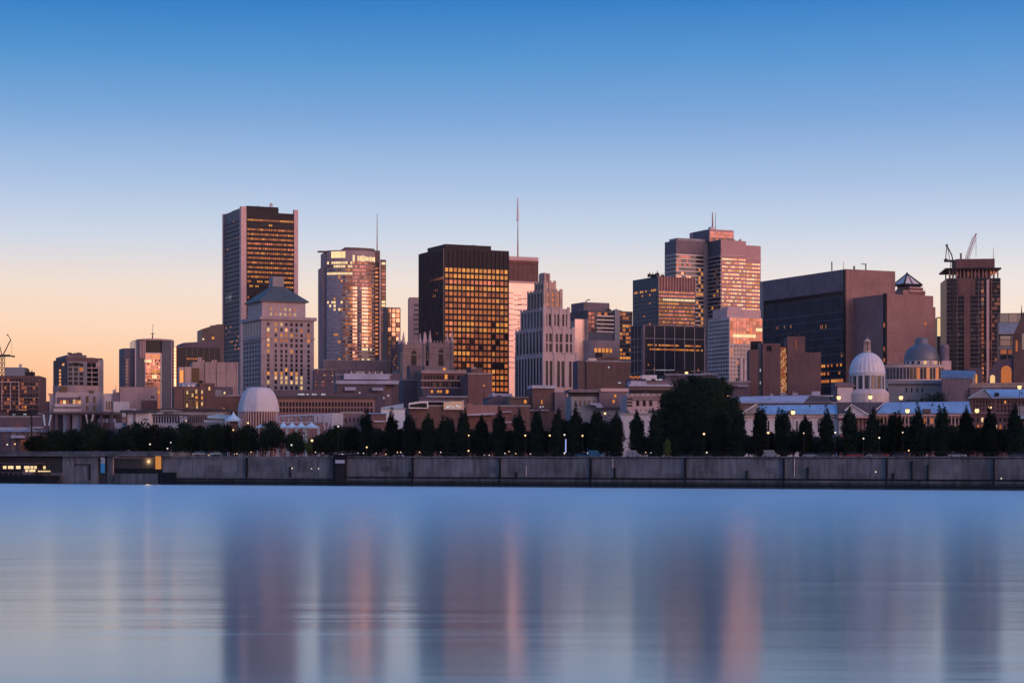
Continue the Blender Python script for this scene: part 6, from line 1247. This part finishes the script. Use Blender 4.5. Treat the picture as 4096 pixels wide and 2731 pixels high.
und = [1600, 1676, 1750, 1820, 1890, 1960, 2036, 2112, 2190, 2268, 2345, 2425, 2430, 2600, 2665, 2745, 2832, 2910, 2995, 3085, 3175, 3262, 3352, 3445, 3536, 3626, 3720, 3815, 3912, 4008, 4090]
RT = random.Random(77)
for i, px in enumerate(und):
    py = 1716 if px < 1800 else (1728 if px < 2000 else (1690 if 2200 < px < 2440 else (1750 if px in (2600, 2995, 3262) else (1735 if px < 3500 else 1716)+RT.uniform(-10, 10))))
    lb = 'low bushy dark tree behind the columns below '+(['the pale metal shed', 'the dark mauve wall', 'the white framed gallery', 'the russet gable', 'the tan brown block', 'the pale canopy edge', 'the black tower right side', 'the art deco tower left edge', 'the maroon brick block', 'the art deco tower right edge', 'the white vault roof', 'the long grey stone building', 'the left end of the blue grey wall', 'the right end of the blue grey wall', 'the biggest tree left side', 'the biggest tree middle', 'the biggest tree right half', 'the biggest tree right edge', 'the market gable', 'the white market wing left half', 'the white market wing middle', 'the white market wing right half', 'the market centre left', 'the white pediment', 'the white dome', 'the long blue roof left part', 'the long blue roof middle', 'the long blue roof right part', 'the end pavilion left part', 'the end pavilion middle', 'the right edge'][i])
    place(rnd, i+1, px, py-9+RT.uniform(-6, 6), 7.6, 8.9, 14+RT.uniform(0, 6), 108+RT.uniform(-10, 12), lb, 'bushy trees behind the columnar row', 500+i)
def bigtree():
    p = ppt(2790, 34, G); k = p.y; e = empty('broad_tree', tuple(p), .4, 'biggest broad dark tree, rising above the columnar row right of centre', 'tree')
    f = k/FPX; R = random.Random(31); L = []
    for (x, y, rx, rz) in ((2790, 1600, 95, 80), (2720, 1640, 80, 70), (2865, 1640, 80, 70), (2690, 1710, 75, 70), (2905, 1700, 62, 80), (2790, 1700, 110, 90), (2830, 1555, 70, 45), (2745, 1565, 55, 45), (2668, 1610, 42, 45), (2900, 1580, 32, 40), (2640, 1740, 35, 60), (2880, 1540, 28, 25), (2790, 1528, 40, 22), (2935, 1640, 26, 40), (2650, 1660, 24, 28), (2640, 1700, 22, 26), (2695, 1580, 26, 20), (2725, 1535, 22, 16), (2852, 1522, 24, 14), (2915, 1555, 20, 18), (2938, 1605, 18, 22), (2955, 1680, 22, 34), (2640, 1780, 30, 40), (2950, 1760, 30, 50), (2765, 1512, 18, 10), (2890, 1518, 12, 10), (2662, 1588, 16, 14)):
        L.append(((x-2790)*f, R.uniform(-3, 3), CAMZ-G+(1824-y)*f, rx*f, rx*f*.9, rz*f))
    o = link('crown', crown('crown', L, 42000, .30, 'leaf_dark', 9), e); o.rotation_euler = (0, 0, -.4); link('trunk', trunk(13, .7, 8, 3), e)
bigtree()
def shrub(px, py, w, bk, mat, label, seed):
    p = ppt(px, bk, G); h = CAMZ-G+(1824-py)/FPX*p.y; w = w/FPX*p.y; e = empty('bush', tuple(p), 0, label, 'bush')
    link('foliage', crown('foliage', blob(random.Random(seed), w, h), 1500, .2, mat, seed), e); link('stem', trunk(h*.6, .08, 2, seed), e)
shrub(2667, 1758, 34, 4, 'leaf_bright', 'small bright green bush lit by a lamp before the biggest tree', 41); shrub(1234, 1750, 40, 10, 'leaf_bright', 'sparse young tree beside the bright lantern', 42); shrub(2575, 1738, 40, 9, 'leaf_dark', 'ragged shrub at the foot of the smooth blue grey wall', 43)  # leaf_bright puts the lamplight on the foliage into its colour
e = Bd('bush', 'dark bush growing on the terrace under the domed hall', 3726, 790, 0, 'bush').r; link('foliage', crown('foliage', [(0, 0, 21.6, 5.5, 3, 3.5), (-8, 0, 20.6, 6, 3, 1.8), (3, 0, 22.5, 3, 3, 3.2), (0, 0, 10, 3, 3, 11)], 5000, .3, 'leaf_dark', 51), e)
e = Bd('bush', 'bush beside the glowing archway near the right edge', 3900, 800, 0, 'bush').r; link('foliage', crown('foliage', [(0, 0, 25, 4, 3, 3.4), (0, 0, 12, 3, 3, 12)], 3000, .3, 'leaf_dark', 52), e)

# ------------------------------------------------------------------ street lamps
lamp_proto = {}
def lamp(px, py, back, r, mat, label, group):
    p = ppt(px, back, G); h = CAMZ-G+(1824-py)/FPX*p.y; key = (round(h, 0), r, mat)
    e = empty('street_lamp', tuple(p), 0, label, 'street lamp', group)
    b = MB(); b.tube((0, 0, 0), (0, 0, h-r), .09, .06, 6); b.tube((0, 0, 0), (0, 0, .8), .16, .12, 8); b.obj('post', 'black_iron', e)
    b = MB(); b.lathe([(.01, h-r), (r*.6, h-r*.9), (r, h), (r*.8, h+r*.7), (.01, h+r)], 12); b.obj('lamp_globe', mat, e)
    b = MB(); b.lathe([(r*.9, h+r*.72), (r*.6, h+r*1.15), (0, h+r*1.35)], 10); b.obj('lamp_cap', 'black_iron', e)
lamps = [(1467, 1788, 5, .30, 'lamp_glow', 'low lamp at the foot of the first columnar tree'), (1166, 1779, 5, .30, 'lamp_cool', 'white lamp before the small tree under the tents'), (1248, 1761, 6, .45, 'lamp_glow', 'bright warm lantern under the rightmost tent'), (29, 1777, 8, .32, 'lamp_cool', 'white lamp at the far left shore'), (60, 1775, 8, .26, 'lamp_glow', 'dimmer warm lamp left of the rust container'), (600, 1776, 5, .30, 'lamp_cool', 'white lamp before the trees below the kiosk'), (683, 1769, 6, .24, 'lamp_cool', 'small upper lamp right of the trees below the pillared hall'), (670, 1793, 4, .30, 'lamp_cool', 'white lamp at the right end of the landing stage'), (1875, 1741, 5, .26, 'lamp_glow', 'lamp between columnar trees below the tan brown block'), (1874, 1802, 3, .3, 'lamp_glow', 'low lamp close to the railing below the tan brown block'), (2101, 1741, 5, .30, 'lamp_glow', 'lamp left of the columnar tree below the maroon block'), (2199, 1741, 5, .32, 'lamp_glow', 'lamp right of the columnar tree below the maroon block'), (2258, 1738, 5, .32, 'lamp_cool', 'white lamp above the thin blue light bar'), (2330, 1742, 5, .32, 'lamp_glow', 'lamp right of the tall pointed columnar tree'), (2816, 1735, 5, .36, 'lamp_glow', 'lamp in front of the biggest tree'), (3073, 1730, 6, .38, 'lamp_glow', 'yellow lamp right of the market left gable'), (3215, 1732, 5, .2, 'lamp_cool', 'tiny white lamp on the shorter columnar tree'), (3341, 1729, 6, .3, 'lamp_cool', 'white lamp before the market centre'), (3454, 1753, 5, .28, 'lamp_cool', 'white lamp left of the columnar tree below the white dome'), (3517, 1750, 5, .28, 'lamp_cool', 'white lamp right of the columnar tree below the white dome'), (3611, 1729, 6, .22, 'lamp_cool', 'white lamp right of the short double tipped tree'), (3635, 1801, 3, .24, 'lamp_glow', 'low warm lamp near the railing below the long blue roof'), (2258, 1811, 2, .28, 'lamp_cool', 'low white light on the wall under the blue light bar'), (2827, 1809, 2, .28, 'lamp_cool', 'low white light on the wall before the biggest tree'), (744, 1683, 24, .3, 'lamp_glow', 'small orange lamp over the dark round tree'), (992, 1691, 10, .36, 'lamp_glow', 'orange lamp before the slatted wall of the dome pavilion'), (933, 1719, 9, .3, 'lamp_glow', 'lamp between round trees left of the dome pavilion'), (1353, 1705, 11, .3, 'lamp_cool', 'lamp over the round tree below the low mauve house')]
for px, py, bk, r, m_, lb in lamps: lamp(px, py, bk, r*.8, m_, lb, 'lamps in the quayside park')
for px, py, bk, lb in ((3355, 1590, 48, 'tall street lamp glowing left of the white dome'), (3481, 1588, 48, 'tall street lamp glowing straight below the white dome'), (3604, 1590, 48, 'tall street lamp glowing right of the white dome'), (3172, 1649, 30, 'street lamp glowing before the white market roof'), (3630, 1643, 30, 'street lamp glowing over the left part of the long blue roof'), (3908, 1642, 30, 'street lamp glowing before the end pavilion wall'), (3960, 1629, 34, 'street lamp tucked behind the columnar tree of the end pavilion'), (4078, 1548, 60, 'tall lamp glowing on the balustraded terrace'), (2420, 1653, 26, 'street lamp glowing above the wide columnar tree'), (2910, 1582, 40, 'small tall lamp right of the biggest tree')):
    lamp(px, py, bk, .62 if px not in (2420, 2910, 3960) else (.34 if px == 2420 else .26 if px == 2910 else .45), 'lamp_glow', lb, 'tall street lamps by the market')
def dots():
    R = random.Random(12); i = 0
    spots = [(1292, 'under the round tree right of the bright lantern'), (1370, 'left of the steel lock gate'), (1432, 'right of the steel lock gate'), (1454, 'left of the first columnar tree'), (1505, 'between the first two columnar trees'), (1543, 'left of the second columnar tree'), (1590, 'right of the second columnar tree'), (1603, 'at the third columnar tree'), (1678, 'right of the third columnar tree'), (1763, 'left of the fifth columnar tree'), (1938, 'at the seventh columnar tree'), (1957, 'right of the seventh columnar tree'), (2020, 'below the right side of the black tower'), (2036, 'below the left edge of the art deco tower'), (2063, 'below the left steps of the art deco tower'), (2122, 'below the middle of the art deco tower'), (2350, 'beside the bright blue van'), (2583, 'left of the columnar tree left of the biggest tree'), (2604, 'at the foot of the blue grey wall right end'), (1262, 'below the bright warm lantern'), (835, 'between the two pale blue awnings'), (938, 'under the round trees left of the dome pavilion'), (948, 'below the left edge of the dome pavilion'), (1005, 'below the middle of the dome pavilion')]
    for px, nm in spots:
        p = ppt(px, 2.2+R.uniform(0, 2), G); hh = R.uniform(.5, 1.7)
        e = empty('bollard_light', tuple(p), 0, 'tiny bollard light '+nm, 'light', 'bollard lights along the promenade'); b = MB(); b.tube((0, 0, 0), (0, 0, hh), .06, .06, 6); b.obj('post', 'black_iron', e); b = MB(); b.lathe([(.01, hh), (.14, hh+.06), (.14, hh+.2), (.01, hh+.26)], 8); b.obj('lamp', R.choice(['lamp_glow', 'lamp_cool', 'lamp_cool']), e)
dots()
b = MB(); p = ppt(2263, 5, G); e = empty('light_column', tuple(p), 0, 'thin glowing blue light bar between two columnar trees', 'light'); newm, tt, bb = newmat('blue_light'); bb.inputs['Emission Color'].default_value = (.12, .35, 1, 1); bb.inputs['Emission Strength'].default_value = .6
b.tube((0, 0, 1.5), (.0, 0, 5.3), .16, .16, 8); b.obj('light_bar', 'blue_light', e); b = MB(); b.tube((0, 0, 0), (0, 0, 1.5), .12, .1); b.obj('post', 'black_iron', e)
plain('car_blue', c4(.03, .14, .26), .4)
def car(px, back, m_, label, van=False):
    p = ppt(px, back, G); e = empty('parked_van' if van else 'parked_car', tuple(p), QA, label, 'van' if van else 'car'); b = MB(); H = 1.0 if not van else 1.15
    b.extr([(-2.2, .35), (2.2, .35), (2.25, .7), (2.1, .9), (1.2, H), (-1.9, H), (-2.2, .8)], -.9, .9); b.obj('body', m_, e)
    b = MB(); b.extr([(-1.7, H), (1.15, H), (.6, 1.5 if not van else 2.1), (-1.3 if not van else -2.0, 1.5 if not van else 2.1)], -.75, .75); b.obj('cabin', 'win_dark' if not van else m_, e)
    for x in (-1.4, 1.4):
        for y in (-.92, .92): b = MB(); b.tube((x, y-.1, .33), (x, y+.1, .33), .33, .33, 12); b.obj('wheel', 'rubber', e)
    for y in (-.6, .6): b = MB(); b.box(2.18, 2.3, y-.15, y+.15, .6, .75); b.obj('headlight', 'white_paint', e)
for px, m_, lb, v_ in ((3420, 'car_red', 'dark red parked car below the white triangular pediment', 0), (3523, 'car_red', 'red parked car right of the columnar tree below the white dome', 0), (3500, 'car_white', 'white parked car touching the red parked car below the white dome', 0), (3245, 'car_white', 'pale parked car below the white market wing', 0), (3085, 'car_white', 'white parked van left of the yellow lamp', 1), (3300, 'car_dark', 'dark parked car at the right end of the white market wing', 0), (2535, 'car_white', 'pale parked van by the lone tree of the blue grey wall', 1), (3830, 'car_white', 'white parked car below the right end of the long blue roof', 0), (2380, 'car_blue', 'blue parked van right of the tall pointed columnar tree', 1), (2330, 'car_blue', 'blue parked car under the lamp right of the tall pointed tree', 0), (4075, 'car_dark', 'dark parked car near the right edge', 0), (3605, 'car_dark', 'dark parked car left of the low warm lamp', 0)): car(px, 5.2 if px != 2330 else 7, m_, lb, v_)
for src in cyp+rnd:
    if 'label' not in src: bpy.data.objects.remove(src)

# ------------------------------------------------------------------ the evening air
hz = bpy.data.materials.new('haze_air'); hz.use_nodes = True; ht = hz.node_tree; ht.nodes.clear()
pv = N(ht, 'ShaderNodeVolumePrincipled'); pv.inputs['Color'].default_value = (.80, .82, .95, 1); pv.inputs['Density'].default_value = .000015; pv.inputs['Anisotropy'].default_value = .1
ho = N(ht, 'ShaderNodeOutputMaterial'); ht.links.new(pv.outputs[0], ho.inputs['Volume']); M['haze_air'] = hz
hb = MB(); hb.box(-3300, 3300, -450, 3400, -3.5, 330); tag(hb.obj('haze', 'haze_air'), kind='stuff')
